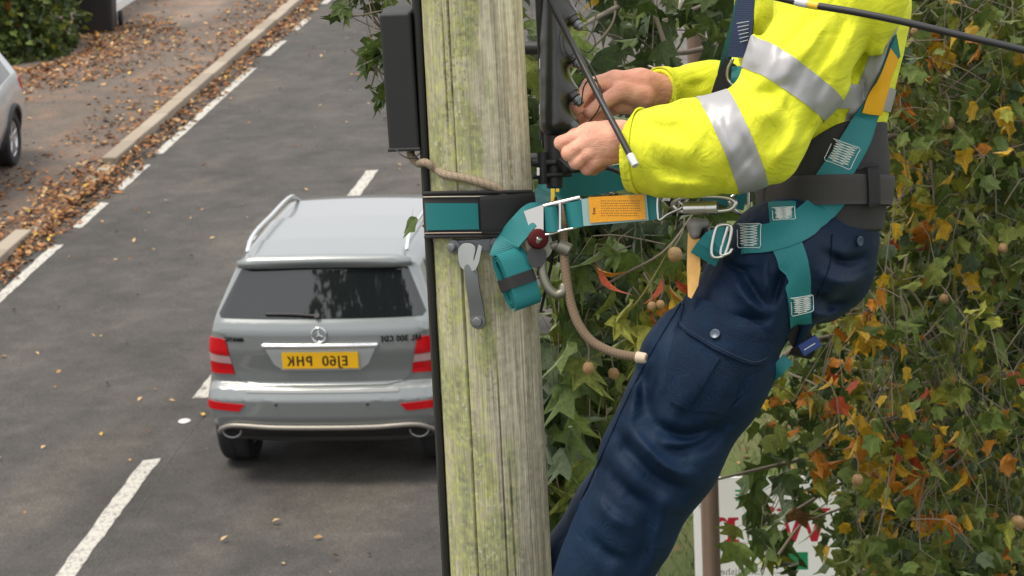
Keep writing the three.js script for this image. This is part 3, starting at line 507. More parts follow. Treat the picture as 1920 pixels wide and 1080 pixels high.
// step iron: bar, folded lip, drop strap, bolts
{
  part(pole, 'bracket_bar', pp([[848, 450], [946, 444], [948, 466], [848, 474]], .008, .004), galv);
  const b1 = onPole(853, 461, .006), nb = (o, r, l, m, nm) => { const hx = merge([rod(o.p, o.p.clone().addScaledVector(o.n, l), r, r * .92, 6, .0015), rod(o.p, o.p.clone().addScaledVector(o.n, l * .35), r * 1.5, r * 1.4, 22, .001)]); part(pole, nm, hx, m); };
  nb(b1, .0085, .016, galv, 'bolt'); nb(onPole(930, 455, .008), .007, .012, galv, 'bolt');
  const n0 = onPole(890, 520, 0).n, off = p => onPole(...p, 0).p;
  const pts = [[884, 470, .012], [888, 505, .018], [892, 540, .018], [897, 575, .014], [899, 600, .011]].map(([x, y, l]) => off([x, y]).addScaledVector(n0, l));
  const cv = new THREE.CatmullRomCurve3(pts).getPoints(30); part(pole, 'drop_strap', band(cv, cv.map(() => n0), t => mix(.021, .025, t), .006), galv);
  nb({ p: off([899, 598]).addScaledVector(n0, .012), n: n0 }, .0095, .010, galv, 'bolt');
  const lipM = std([.58, .60, .62], { metalness: .5, roughness: .5 });
  const lp = [[868, 456, .016], [866, 476, .020], [872, 494, .024], [886, 502, .026], [896, 494, .026]].map(([x, y, l]) => off([x, y]).addScaledVector(n0, l)), lc = new THREE.CatmullRomCurve3(lp).getPoints(24);
  part(pole, 'folded_lip', merge([patch(curvePx([[868, 455], [882, 452], [896, 458], [893, 480], [898, 496], [886, 503], [872, 497], [866, 478]]), 5, (x, y) => { const q = onPole(x, y); return { p: q.p.clone().addScaledVector(n0, .016 + .006 * Math.abs((x - 882) / 14) ** 2), n: n0 }; }, .003, .002), patch([[893, 488], [903, 452], [909, 456], [904, 484], [897, 500]], 5, (x, y) => { const q = onPole(x, y); return { p: q.p.clone().addScaledVector(n0, .024), n: n0 }; }, .002, .002)]), lipM);
}
// cables stapled to the pole
function topThing(name, label, cat, geo, mat, group) { geo.computeBoundingBox(); const c = geo.boundingBox.getCenter(V(0, 0, 0)); c.y = geo.boundingBox.min.y; const m = new THREE.Mesh(geo.translate(-c.x, -c.y, -c.z), mat); m.name = numbered(name); m.position.copy(c); m.castShadow = m.receiveShadow = true; m.userData = { label, category: cat }; if (group) m.userData.group = group; scene.add(m); bases.set(m, c); return m; }
const cableMat = std([.014, .014, .015], { roughness: .45 });
{
  const c1 = [], c2 = []; for (let y = .1; y < 8.9; y += .3) { c1.push(polePt(-1.50 + .03 * Math.sin(y * 2.3), y, poleR(y) + .007)); c2.push(polePt(-1.68 + .03 * Math.sin(y * 1.7 + 1), y, poleR(y) + .009)); }
  topThing('cable', 'black cable running down the pole beside its algae-covered side', 'cable', tube(c1, .0065, 200, 8), cableMat, 'cables clipped down the pole');
  topThing('cable', 'black cable running down the pole beside its algae-covered side', 'cable', tube(c2, .0075, 200, 8), cableMat, 'cables clipped down the pole');
}
// black cover box
{
  const c = at(757, 147, 4.53), t = thing('junction_box', 'tall narrow black junction box on the algae side of the pole', 'junction box', c.clone().add(V(0, -.125, 0))); t.rotation.y = -.12; t.rotation.z = .012;
  lpart(t, 'cover', box(.0535, .238, .08, .006, 3).translate(0, .125, 0), boxPlastic);
  lpart(t, 'rim', box(.0565, .006, .084, .002).translate(0, .010, 0), boxPlastic);
  lpart(t, 'back_plate', box(.016, .28, .06, .003).translate(.036, .12, -.012), std([.012, .012, .013], { roughness: .7 }));
  for (const y of [.03, .20]) lpart(t, 'mounting_strap', box(.02, .02, .055, .003).translate(.044, y, -.02), plasticBlack);
  topThing('tie_wire', 'thin dark wire hooked under the junction box', 'wire', tube([at(742, 280, 4.51), at(755, 292, 4.5), at(772, 297, 4.505), at(788, 287, 4.52), at(800, 276, 4.55)], .0012, 40, 6), std([.06, .06, .055], { metalness: .6, roughness: .5 }));
}
// ropes: pale braid with red tracer
const ropeTex = dataTex(128, 128, (i, j) => { const b = Math.sin((i / 128 * 8 + j / 128 * 8) * 6.2832) * Math.sin((i / 128 * 8 - j / 128 * 8) * 6.2832); const red = (Math.floor(i / 16) + Math.floor(j / 16)) % 4 === 0 && b > .1; const v = .82 + .18 * b; return red ? [142 * v, 92 * v, 74 * v] : [178 * v, 162 * v, 138 * v]; }, true);
const ropeMat = (rx, k) => { const t = ropeTex.clone(); t.repeat.set(rx, 1); t.needsUpdate = true; return std(k, { map: t, roughness: .95, bumpMap: t, bumpScale: .0016 }); };
{
  const pts = [V(0, 0, 0)]; pts.length = 0; for (const [x, y, l] of [[797, 306, .009], [815, 318, .008], [842, 326, .008], [872, 332, .008], [902, 341, .008], [926, 350, .008], [942, 362, .006]]) { const q = onPole(Math.max(x, 816), y, 0); pts.push(x < 816 ? q.p.clone().add(RGT.clone().multiplyScalar((x - 812) * .00092)) : q.p.clone().addScaledVector(q.n, l)); }
  pts.unshift(at(771, 292, 4.56), at(782, 305, 4.55));
  pts.unshift(at(772, 272, 4.63), at(782, 250, 4.70));
  topThing('rope', 'pale braided rope passing round the pole above the strap', 'rope', tube(pts, .0072, 90, 10), ropeMat(22, 0xffffff));
  const wp = onPole(921, 346, .008); topThing('rope_whipping', 'pale stopper knot on the rope round the pole', 'knot', merge([tube([at(916, 339, 4.497), at(921, 352, 4.49), at(927, 360, 4.50)], .0042, 16, 8), tube([at(908, 346, 4.497), at(916, 341, 4.488), at(930, 342, 4.49)], .0035, 16, 8)]), std([.52, .40, .28], { roughness: .95 }));
}
// ------------------------------------------------------------------ pole strap (work positioning lanyard)
const lan = thing('work_positioning_strap', 'teal and black work positioning strap buckled round the pole', 'safety strap', polePt(0, PA.y + .05, 0));
{
  const shell = (a0, a1, yt, yb, r0, r1, rnd_ = 0) => {                // a curved pad: edges yt, yb given in picture rows at each angle
    const n = 44, m = 10, pos = [], idx = [], prof = []; for (let k = 0; k <= m; k++) { const v = k / m; prof.push([v, 1]); }
    const ring = []; for (let k = 0; k <= m; k++) { const v = k / m; ring.push([v, r1 - rnd_ * Math.pow(Math.abs(v * 2 - 1), 6)]); } for (let k = m; k >= 0; k--) ring.push([k / m, r0]);
    for (let i = 0; i <= n; i++) { const a = mix(a0, a1, i / n); for (const [v, r] of ring) { const p = poleAt(a, mix(yt(i / n), yb(i / n), v), r); pos.push(p.x, p.y, p.z); } }
    const R = ring.length; for (let i = 0; i < n; i++) for (let k = 0; k < R; k++) { const a = i * R + k, b = i * R + (k + 1) % R; idx.push(a, b, b + R, a, b + R, a + R); }
    for (const e of [0, n * R]) for (let k = 1; k + 1 < R; k++) idx.push(e, e + k, e + k + 1);
    const g = geoFrom(pos, idx).toNonIndexed(); g.computeVertexNormals(); return g;
  };
  const T = [-1.75, 1.02];
  part(lan, 'sleeve', shell(...T, u => mix(364, 360, u), u => mix(444, 441, u), .002, .013, .003), padBlack);
  part(lan, 'outer_pad', shell(-.02, 1.05, u => 368 - 8 * u, u => 437 - 3 * u, .013, .019, .002), nylonBlack);
  const pip = (f, l) => { const p = []; for (let i = 0; i <= 30; i++) { const a = mix(T[0], T[1], i / 30); p.push(poleAt(a, f(i / 30), l)); } return tube(p, .0032, 60, 7); };
  part(lan, 'piping', pip(u => mix(363, 359, u), .013), nylonBlack); part(lan, 'piping', pip(u => mix(445, 441, u), .013), nylonBlack);
  part(lan, 'edge_stitching', (() => { const p = []; for (let i = 0; i <= 30; i++) p.push(poleAt(mix(T[0], T[1], i / 30), mix(370, 367, i / 30), .0142)); return tube(p, .0012, 60, 5); })(), std([.5, .44, .36], { roughness: .9 }));
  part(lan, 'edge_stitching', (() => { const p = []; for (let i = 0; i <= 30; i++) p.push(poleAt(mix(T[0], T[1], i / 30), mix(438, 435, i / 30), .0142)); return tube(p, .0012, 60, 5); })(), std([.36, .28, .22], { roughness: .9 }));
  part(lan, 'teal_patch', shell(-1.25, -.06, u => mix(381, 381, u), u => mix(432, 430, u), .012, .0155), teal);
  // strap coming off the pad towards the buckle and its folded, rolled tail
  const D = .0009, mid = d => [RGT, UPV, FWD];
  const wb = (pts, nors, w, mat, nm, th = .0022) => { const c = new THREE.CatmullRomCurve3(pts, false, 'centripetal'), n = 40, P = c.getPoints(n), N = []; for (let i = 0; i <= n; i++) { const u = i / n * (nors.length - 1), k = Math.min(nors.length - 2, Math.floor(u)); N.push(nors[k].clone().lerp(nors[k + 1], u - k).normalize()); } return part(lan, nm, band(P, N, w, th), mat); };
  const tc = FWD.clone().negate(), tl = tc.clone().addScaledVector(RGT, -.75).normalize();
  wb([at(1016, 402, 4.455), at(995, 405, 4.45), at(976, 425, 4.452), at(955, 452, 4.46), at(946, 485, 4.462)], [tc, tl, tl, tl.clone().addScaledVector(UPV, .2).normalize(), tc], t => mix(.040, .052, t), teal, 'webbing');
  // rolled tail
  const d = RGT.clone().multiplyScalar(.36).addScaledVector(UPV, -.93).normalize(), wdir = RGT.clone().multiplyScalar(.80).addScaledVector(UPV, .28).addScaledVector(FWD, .52).normalize(), th = d.clone().cross(wdir).normalize(), dd = wdir.clone().cross(th).normalize();
  if (th.dot(FWD) > 0) th.negate();
  const c0 = at(968, 522, 4.452), rp = [], rn = []; for (let k = 0; k <= 150; k++) { const u = k / 150, a = u * Math.PI * 2 * 3.2, la = mix(.050, .036, u), lb = mix(.0165, .005, u), ca = Math.cos(a), sa = Math.sin(a), p = c0.clone().addScaledVector(dd, la * Math.sign(ca) * Math.pow(Math.abs(ca), .55)).addScaledVector(th, lb * Math.sign(sa) * Math.pow(Math.abs(sa), .75)); rp.push(p); rn.push(dd.clone().multiplyScalar(ca * .3).addScaledVector(th, sa).normalize()); }
  part(lan, 'rolled_tail', band(rp, rn.map((n, i) => { const t = rp[Math.min(150, i + 1)].clone().sub(rp[Math.max(0, i - 1)]); return t.cross(wdir).normalize(); }), .052, .0022), teal);
  { const kp = [], kn = []; for (let k = 0; k <= 40; k++) { const a = k / 40 * 2 * Math.PI, p = c0.clone().addScaledVector(dd, .004).addScaledVector(wdir, .0295 * Math.sign(Math.cos(a)) * Math.pow(Math.abs(Math.cos(a)), .4)).addScaledVector(th, .0205 * Math.sign(Math.sin(a)) * Math.pow(Math.abs(Math.sin(a)), .6)); kp.push(p); } for (let k = 0; k <= 40; k++) { const t = kp[(k + 1) % 40].clone().sub(kp[(k + 39) % 40]); kn.push(t.cross(dd).normalize()); } part(lan, 'keeper_loop', band(kp, kn, .020, .0018), nylonBlack); }
  // buckle frames
  const frame = (q, r, nm, m = steel) => part(lan, nm, tube(q, r, q.length * 10, 8, true), m);
  frame([at(1018, 386, 4.448), at(1052, 380, 4.44), at(1086, 371, 4.435), at(1089, 377, 4.432), at(1088, 415, 4.43), at(1085, 424, 4.43), at(1055, 432, 4.432), at(1022, 440, 4.44), at(1014, 434, 4.445), at(1013, 392, 4.449)], .0024, 'buckle_frame');
  part(lan, 'buckle_plate', merge([patch([[982, 396], [1014, 385], [1019, 388], [1019, 436], [1010, 440], [997, 436], [990, 420]], 6, (x, y) => ({ p: at(x, y, 4.447 - (x - 982) * .0001), n: tc }), .002, .002), rod(at(1020, 387, 4.444), at(1088, 371, 4.432), .0045, .0045, 12), rod(at(1050, 380, 4.437), at(1050, 432, 4.434), .003, .003, 10)]), steel);
  wb([at(1020, 414, 4.452), at(1028, 412, 4.434), at(1036, 411, 4.430), at(1044, 410, 4.434), at(1050, 409, 4.446)], [tl, tc, tc, tc], .042, teal, 'webbing');
  wb([at(1062, 406, 4.446), at(1070, 404, 4.43), at(1082, 402, 4.426), at(1096, 399, 4.428), at(1150, 394, 4.424), at(1205, 389, 4.42), at(1237, 386, 4.418)], [tc, tc, tc, tc, tc, tc], .0435, teal, 'webbing');
  wb([at(1092, 398.5, 4.4245), at(1150, 393.5, 4.4195), at(1214, 387.5, 4.414)], [tc, tc, tc], .045, std([.22, .36, .36], { roughness: .25 }), 'clear_sleeve', .001);
  { const a = [1103, 370], b = [1208, 364], cq = [1211, 411], e = [1106, 418]; const g = patch([a, b, cq, e], 30, (x, y) => ({ p: at(x, y, 4.4205 - (x - 1103) * .00007), n: tc }), .0012, .0004); const uvA = g.attributes.uv, n = g.attributes.position.count; for (let i = 0; i < n; i++) uvA.setY(i, 1 - uvA.getY(i)); part(lan, 'yellow_label', g, labelMat); }
  // triangular link and screw-gate carabiner to the hip ring
  frame([at(1236, 361, 4.416), at(1256, 365, 4.41), at(1277, 381, 4.40), at(1281, 386, 4.40), at(1275, 391, 4.40), at(1252, 402, 4.412), at(1236, 412, 4.416), at(1233, 400, 4.417), at(1233, 374, 4.417)], .0024, 'steel_link');
  frame([at(1262, 383, 4.412), at(1271, 374, 4.402), at(1285, 369, 4.395), at(1330, 368, 4.387), at(1368, 372, 4.384), at(1379, 381, 4.384), at(1372, 391, 4.386), at(1345, 396, 4.39), at(1300, 397, 4.398), at(1274, 394, 4.408)], .0042, 'carabiner');
  part(lan, 'carabiner_barrel', merge([rod(at(1282, 391, 4.400), at(1342, 389, 4.386), .0108, .0108, 22, .0015), rod(at(1324, 390, 4.390), at(1346, 389, 4.385), .0118, .0118, 22, .0015)]), steel);
  // far length of the strap, behind the hands
  wb([polePt(1.2, PA.y + .13, .12), at(1040, 352, 4.72), at(1120, 340, 4.78), at(1195, 330, 4.82), at(1300, 345, 4.86), at(1400, 372, 4.86)], [tc, tc, tc, tc, tc, tc], .047, teal, 'webbing');
}
// rope adjuster hanging under the buckle
{
  const t = thing('rope_adjuster', 'olive metal rope adjuster with dark red knob under the buckle', 'rope adjuster', at(1010, 480, 4.46));
  part(t, 'cheek_plate', patch(curvePx([[986, 436], [1008, 428], [1030, 440], [1036, 466], [1022, 486], [1000, 486], [988, 468]]), 6, (x, y) => ({ p: at(x, y, 4.455), n: FWD.clone().negate() }), .004, .008), steelOld);
  const knob = new THREE.LatheGeometry([[0, 0], [.015, 0], [.017, .003], [.017, .011], [.013, .016], [0, .017]].map(q => new THREE.Vector2(...q)), 26); knob.applyQuaternion(new THREE.Quaternion().setFromUnitVectors(V(0, 1, 0), FWD.clone().negate().addScaledVector(RGT, .3).normalize())); const kp = at(1006, 448, 4.45); knob.translate(kp.x, kp.y, kp.z); part(t, 'knob', knob, phy([.07, .006, .008], { roughness: .75, specularIntensity: .4 }));
  part(t, 'grip', patch(curvePx([[990, 470], [1010, 462], [1024, 472], [1020, 494], [1004, 502], [992, 494]]), 6, (x, y) => ({ p: at(x, y, 4.449), n: FWD.clone().negate() }), .006, .006), plasticBlack);
  part(t, 'lever', rod(at(1003, 462, 4.443), at(1012, 446, 4.432), .004, .0055, 12, .001), steel);
  part(t, 'swivel', merge([rod(at(1034, 462, 4.455), at(1048, 458, 4.452), .0075, .0075, 18, .001), rod(at(1046, 459, 4.452), at(1069, 471, 4.450), .0115, .012, 20, .002)]), steelOld);
  part(t, 'hook', tube([at(1016, 490, 4.455), at(1018, 515, 4.452), at(1028, 540, 4.45), at(1042, 552, 4.45), at(1054, 548, 4.45), at(1056, 538, 4.452)], .0078, 50, 10), steelOld);
}
{
  const pts = [at(1057, 392, 4.475), at(1056, 430, 4.465), at(1057, 470, 4.455), at(1062, 520, 4.452), at(1071, 570, 4.45), at(1086, 610, 4.445), at(1110, 640, 4.44), at(1148, 660, 4.43), at(1185, 668, 4.42), at(1206, 671, 4.415)];
  topThing('rope', 'brown braided rope hanging from the adjuster to the thigh', 'rope', tube(pts, .0078, 120, 12), ropeMat(30, 0xd8d0c8));
  topThing('rope_end', 'pale whipped end of the brown rope at the thigh', 'rope end', rod(at(1192, 669, 4.419), at(1212, 672, 4.413), .0096, .0088, 14, .002), std([.55, .45, .35], { roughness: .9 }));
  topThing('cord', 'thin black cord hanging behind the rope adjuster', 'cord', tube([at(1042, 372, 4.49), at(1036, 430, 4.485), at(1036, 480, 4.48), at(1026, 530, 4.485), at(1014, 582, 4.49)], .0028, 50, 7), nylonBlack);
  topThing('yellow_clip', 'small yellow cable clip beside the black bracket', 'clip', merge([box(.007, .022, .006, .001).translate(-.004, 0, 0), box(.006, .006, .006, .001).translate(.004, .008, 0)]).applyQuaternion(camera.quaternion).translate(...at(1041, 366, 4.50).toArray()), std([.75, .50, .02], { roughness: .5 }));
}
// ------------------------------------------------------------------ black distribution terminal beside the pole
const glossBlack = phy([.012, .013, .012], { roughness: .32, clearcoat: .5, clearcoatRoughness: .25 });
{
  const c = at(1045, 250, 4.62), t = thing('cable_terminal', 'glossy black cable terminal with slanting ports the worker wires up', 'cable terminal', c);
  const q = (px, py, d) => at(px, py, d);
  const f = (() => { const A = cc(1040, -60, 4.62), B = cc(1040, 232, 4.62); const lobes = [[30], [102], [172], [232]].map(([y]) => [cc(1044, y - 26, 4.615), cc(1070, y, 4.605)]); const knurl = 0; return (x, y, z) => { let d = cap(x, y, z, A, B, .026, .026, 1.3); for (const [a, b] of lobes) d = smin(d, cap(x, y, z, a, b, .020, .015), .014); return d; }; })();
  part(t, 'housing', toWorld(isoMesh(f, cc(1005, 275, 4.62).add(V(0, 0, -.07)), cc(1100, -110, 4.62).add(V(0, 0, .08)), .004)), glossBlack);
  part(t, 'back_rail', merge([rod(at(1016, -70, 4.635), at(1018, 262, 4.635), .007, .007, 8), box(.012, .34, .05, .003).rotateZ(0).translate(...at(1014, 95, 4.65).toArray())]), plasticBlack);
  for (const y of [30, 102, 172]) { const a = at(1066, y - 2, 4.603), b = at(1090, y + 24, 4.595), m = a.clone().lerp(b, .55); const port = part(t, 'port', merge([rod(a, m, .0125, .011, 18, .001), rod(a.clone().lerp(b, .15), a.clone().lerp(b, .3), .0142, .0142, 8, .001)]), glossBlack);
    part(port, 'gland', merge([rod(m, b, .008, .007, 14, .001), rod(m.clone().lerp(b, .3), m.clone().lerp(b, .55), .0098, .0098, 8)]), std([.16, .17, .18], { metalness: .5, roughness: .3 })); }
  part(t, 'gland', rod(at(1072, 232, 4.598), at(1086, 246, 4.592), .009, .007, 14, .001), std([.10, .11, .12], { roughness: .3 }));
  for (const y of [120, 205]) part(t, 'cable_tie', box(.004, .018, .004, .001).applyQuaternion(camera.quaternion).translate(...at(1013, y, 4.615).toArray()), std([.6, .6, .6], { roughness: .4 }));
  // bracket under the housing
  const br = [rod(at(998, 306, 4.60), at(1064, 304, 4.60), .006, .006, 10), rod(at(998, 331, 4.60), at(1072, 326, 4.60), .005, .005, 10), rod(at(1038, 245, 4.62), at(1040, 352, 4.61), .018, .014, 12), rod(at(1016, 285, 4.60), at(1018, 345, 4.60), .009, .009, 8), rod(at(1052, 300, 4.60), at(1066, 322, 4.59), .012, .010, 10)];
  part(t, 'bracket', merge(br), plasticBlack);
  part(t, 'bracket_foot', rod(at(985, 300, 4.66), at(1040, 300, 4.63), .012, .012, 10), plasticBlack); part(t, 'bracket_foot', rod(at(985, 90, 4.66), at(1030, 90, 4.64), .012, .012, 10), plasticBlack);
  part(t, 'latch', box(.006, .014, .006, .001).applyQuaternion(camera.quaternion).translate(...at(1009, 322, 4.588).toArray()), steel);
}
// loose cables
{
  const hose = [at(1018, -40, 4.50), at(1034, 6, 4.50), at(1062, 60, 4.49), at(1092, 120, 4.45), at(1125, 185, 4.405), at(1160, 250, 4.362), at(1186, 300, 4.338)];
  const t = thing('drop_cable', 'slack black drop cable hanging across the working hands', 'cable', hose[6].clone());
  part(t, 'sheath', tube(hose, .0056, 80, 10), cableMat);
  part(t, 'end_tag', merge([rod(at(1181, 290, 4.342), at(1192, 311, 4.332), .0068, .0066, 14, .001)]), std([.62, .63, .64], { metalness: .3, roughness: .35 }));
  const thin = (p, r, l) => topThing('wire', l, 'wire', tube(p, r, 50, 6), cableMat);
  thin([at(1086, 95, 4.56), at(1110, 130, 4.53), at(1132, 190, 4.50), at(1142, 230, 4.48), at(1160, 262, 4.46)], .0014, 'thin black wire looping beside the drop cable');
  thin([at(1090, 195, 4.58), at(1096, 160, 4.57), at(1112, 148, 4.55), at(1128, 170, 4.55), at(1122, 205, 4.56), at(1102, 232, 4.57)], .0013, 'thin black wire curling between thumb and finger');
  thin([at(1088, 55, 4.59), at(1108, 60, 4.58), at(1116, 82, 4.57), at(1104, 98, 4.57), at(1088, 92, 4.58)], .0011, 'small wire loop at the upper ports of the terminal');
  thin([at(1062, 55, 4.58), at(1056, 70, 4.575), at(1062, 98, 4.57), at(1074, 108, 4.57)], .0014, 'short bright-edged wire bent over the terminal housing');
  topThing('cable', 'black cable drooping under the closed hand', 'cable', tube([at(1052, 300, 4.58), at(1075, 320, 4.55), at(1110, 312, 4.58), at(1150, 318, 4.56), at(1178, 333, 4.53), at(1200, 348, 4.50)], .0042, 60, 8), cableMat);
  const line = [at(1180, -110, 4.30), at(1380, -28, 4.16), at(1490, 3, 4.11), at(1600, 22, 4.08), at(1690, 40, 4.06), at(1800, 66, 4.04), at(1920, 94, 4.02), at(2250, 185, 3.98), at(2700, 330, 3.95)];
  const l = thing('overhead_cable', 'taut black cable with grey and yellow bands crossing the jacket', 'cable', line[6].clone());
  part(l, 'sheath', tube(line, .0058, 140, 10), cableMat);
  const cv = new THREE.CatmullRomCurve3(line, false, 'centripetal'), bandAt = (a, b, m, nm) => { const p = []; for (let k = 0; k <= 6; k++) p.push(cv.getPointAt(mix(a, b, k / 6))); part(l, nm, tube(p, .0064, 14, 10), m); };
  const u = px => { let lo = 0, hi = 1; for (let k = 0; k < 40; k++) { const m = (lo + hi) / 2; if (toPx(cv.getPointAt(m))[0] < px) lo = m; else hi = m; } return lo; };
  bandAt(u(1494), u(1512), std([.5, .52, .56], { roughness: .5 }), 'grey_band'); bandAt(u(1517), u(1532), std([.75, .48, .02], { roughness: .5 }), 'yellow_band');
}

// ------------------------------------------------------------------ the worker
const jt = (px, py, d, r) => { const p = cc(px, py, d); p.r = r * d / FPX; return p; };
const chain = (x, y, z, c, k, sm = .03) => { let d = 1e9; for (let i = 0; i + 1 < c.length; i++) d = smin(d, cap(x, y, z, c[i], c[i + 1], c[i].r, c[i + 1].r, k), sm); return d; };
function folds(list) {                                               // creases along drawn lines: [[x, y] ...], half width in picture units, height in metres (+ ridge, - furrow)
  const L = list.map(([pts, w, h]) => { const P = new THREE.CatmullRomCurve3(pts.map(p => V(p[0], p[1], 0))).getSpacedPoints(10), n = P.length - 1; let x0 = 1e9, x1 = -1e9, y0 = 1e9, y1 = -1e9; for (const p of P) { x0 = Math.min(x0, p.x); x1 = Math.max(x1, p.x); y0 = Math.min(y0, p.y); y1 = Math.max(y1, p.y); } const m = w * 2.5; return { P, n, w, h, x0: x0 - m, x1: x1 + m, y0: y0 - m, y1: y1 + m }; });
  return (x, y, z) => {
    const px = 960 + FPX * x / -z, py = 540 - FPX * y / -z; let s = 0;
    for (const f of L) {
      if (px < f.x0 || px > f.x1 || py < f.y0 || py > f.y1) continue; let bd = 1e9, bu = 0, side = 0;
      for (let i = 0; i < f.n; i++) { const a = f.P[i], b = f.P[i + 1], ex = b.x - a.x, ey = b.y - a.y, wx = px - a.x, wy = py - a.y, t = clamp((wx * ex + wy * ey) / (ex * ex + ey * ey), 0, 1), d = Math.hypot(wx - ex * t, wy - ey * t); if (d < bd) { bd = d; bu = (i + t) / f.n; side = Math.sign(ex * wy - ey * wx); } }
      const w = f.w * (side > 0 ? 1.25 : .8);                          // one flank of a crease falls more steeply than the other
      s += f.h * Math.exp(-bd * bd / (w * w)) * sst(-.05, .4, bu) * sst(1.05, .6, bu);
    }
    return s;
  };
}
const pull = (x, y, z, ax, ay, wide, long, h) => {                     // long shallow folds along the direction (ax, ay)
  const px = 960 + FPX * x / -z, py = 540 - FPX * y / -z, a = px * ax + py * ay, b = px * ay - py * ax + 60 * (noise2(px / 130, py / 130) - .5);
  return h * (noise2(b / wide + 7, a / long + z * 3) - .5 + .45 * (noise2(b / wide * 2.2 + 3, a / long * 1.7) - .5));
};
const TORSO = [jt(1543, 330, 4.62, 86), jt(1545, 240, 4.62, 95), jt(1540, 120, 4.62, 132), jt(1540, 20, 4.62, 146), jt(1530, -120, 4.62, 130)];
const ARM_N = [jt(1560, -95, 4.46, 110), jt(1580, -20, 4.42, 112), jt(1500, 128, 4.37, 88), jt(1418, 258, 4.345, 82), jt(1320, 275, 4.375, 82), jt(1240, 284, 4.41, 72), jt(1188, 287, 4.43, 66)];
const ARM_F = [jt(1540, -80, 4.80, 100), jt(1510, 0, 4.86, 88), jt(1420, 195, 4.90, 66), jt(1330, 178, 4.83, 54), jt(1232, 172, 4.74, 44)];
const cutN = ARM_N[6].clone().sub(ARM_N[5]).normalize(); cutN.x -= .12; cutN.y += .18; cutN.normalize(); const cutF = ARM_F[4].clone().sub(ARM_F[3]).normalize();
const jf = folds([
  [[[1392, 168], [1425, 176], [1470, 160], [1500, 150]], 16, -.0075], [[[1405, 205], [1440, 212], [1480, 205]], 20, .009], [[[1420, 118], [1408, 150], [1400, 170]], 12, -.006],
  [[[1540, 22], [1500, 60], [1455, 108]], 10, -.006], [[[1560, 20], [1524, 80], [1488, 130]], 11, .007], [[[1590, 20], [1560, 90], [1520, 150]], 10, -.007], [[[1612, 30], [1590, 90], [1560, 140]], 10, .006], [[[1640, 30], [1620, 100], [1580, 170]], 11, -.008],
  [[[1460, 10], [1440, 50], [1425, 95]], 11, -.006], [[[1420, 0], [1412, 50], [1408, 100]], 9, .005], [[[1430, 150], [1460, 190], [1490, 235]], 9, -.005], [[[1500, 235], [1480, 275], [1450, 310]], 12, .006], [[[1535, 190], [1515, 235], [1490, 275]], 10, -.006],
  [[[1195, 225], [1240, 240], [1300, 238]], 14, -.005], [[[1210, 262], [1260, 275], [1310, 290]], 16, .005], [[[1215, 300], [1270, 320], [1330, 330]], 14, -.006], [[[1225, 340], [1290, 345], [1350, 352]], 10, .004], [[[1200, 215], [1230, 300], [1240, 340]], 11, -.004], [[[1340, 205], [1360, 260], [1385, 320]], 9, .0035], [[[1375, 230], [1400, 280], [1415, 330]], 12, -.005], [[[1290, 200], [1300, 250], [1320, 310]], 10, .004],
  [[[1575, 205], [1600, 225], [1640, 228]], 9, -.006], [[[1580, 232], [1610, 240], [1645, 236]], 8, .006], [[[1600, 120], [1618, 160], [1610, 205]], 9, -.006], [[[1660, 60], [1650, 120], [1635, 180]], 10, .006],
  [[[1240, 150], [1290, 160], [1340, 150]], 10, -.004], [[[1255, 185], [1300, 190], [1350, 185]], 9, .004], [[[1350, 20], [1375, 80], [1380, 130]], 9, .004]]);
const wr = (x, y, z, s, a) => a * ((noise3(x * s + 9, y * s + 3, z * s + 5) - .5) + .5 * (noise3(x * s * 2.1 + 1, y * s * 2.1, z * s * 2.1) - .5));
const armN = (x, y, z) => { let d = chain(x, y, z, ARM_N, 1, .045); const c = (x - ARM_N[6].x) * cutN.x + (y - ARM_N[6].y) * cutN.y + (z - ARM_N[6].z) * cutN.z; d = smax(d, c, .008); const r = cap(x, y, z, ARM_N[6].clone().addScaledVector(cutN, .05), ARM_N[6].clone().addScaledVector(cutN, -.035), .0535, .047); return smax(d, -r, .004); };
const armF = (x, y, z) => { let d = chain(x, y, z, ARM_F, 1, .04); const c = (x - ARM_F[4].x) * cutF.x + (y - ARM_F[4].y) * cutF.y + (z - ARM_F[4].z) * cutF.z; d = smax(d, c, .008); const r = cap(x, y, z, ARM_F[4].clone().addScaledVector(cutF, .05), ARM_F[4].clone().addScaledVector(cutF, -.03), .036, .031); return smax(d, -r, .004); };
const torsoD = (x, y, z) => chain(x, y, z, TORSO, 1.32, .06);
const neckHole = cc(1510, -215, 4.62);
const jacketF = (x, y, z) => {
  let d = torsoD(x, y, z), a = armN(x, y, z); d = smin(d, a, .022); d = smin(d, armF(x, y, z), .022);
  d = smax(d, Math.hypot(x - neckHole.x, z - neckHole.z) > 0 ? (y - cc(0, -205, 4.62).y) : -1, .03);
  if (Math.abs(d) < .035) { const cn = (x - ARM_N[6].x) * cutN.x + (y - ARM_N[6].y) * cutN.y + (z - ARM_N[6].z) * cutN.z, cf = (x - ARM_F[4].x) * cutF.x + (y - ARM_F[4].y) * cutF.y + (z - ARM_F[4].z) * cutF.z; d -= sst(-.008, -.06, z > -4.6 ? cn : cf) * (1.35 * jf(x, y, z) + pull(x, y, z, -.5, .866, 38, 120, .0085) + wr(x, y, z, 24, .003)); }
  return d;
};
const LEG_N = [jt(1462, 498, 4.50, 118), jt(1322, 700, 4.505, 112), jt(1238, 850, 4.52, 98), jt(1168, 1000, 4.55, 81), jt(1129, 1080, 4.57, 73), jt(1035, 1290, 4.60, 63)];
const LEG_F = [jt(1452, 505, 4.78, 108), jt(1306, 690, 4.82, 98), jt(1240, 840, 4.83, 88), jt(1165, 955, 4.83, 76), jt(1082, 1070, 4.82, 68), jt(985, 1270, 4.80, 60)];
const SEAT = [jt(1528, 496, 4.63, 104), jt(1535, 430, 4.62, 92), jt(1543, 330, 4.62, 80)];
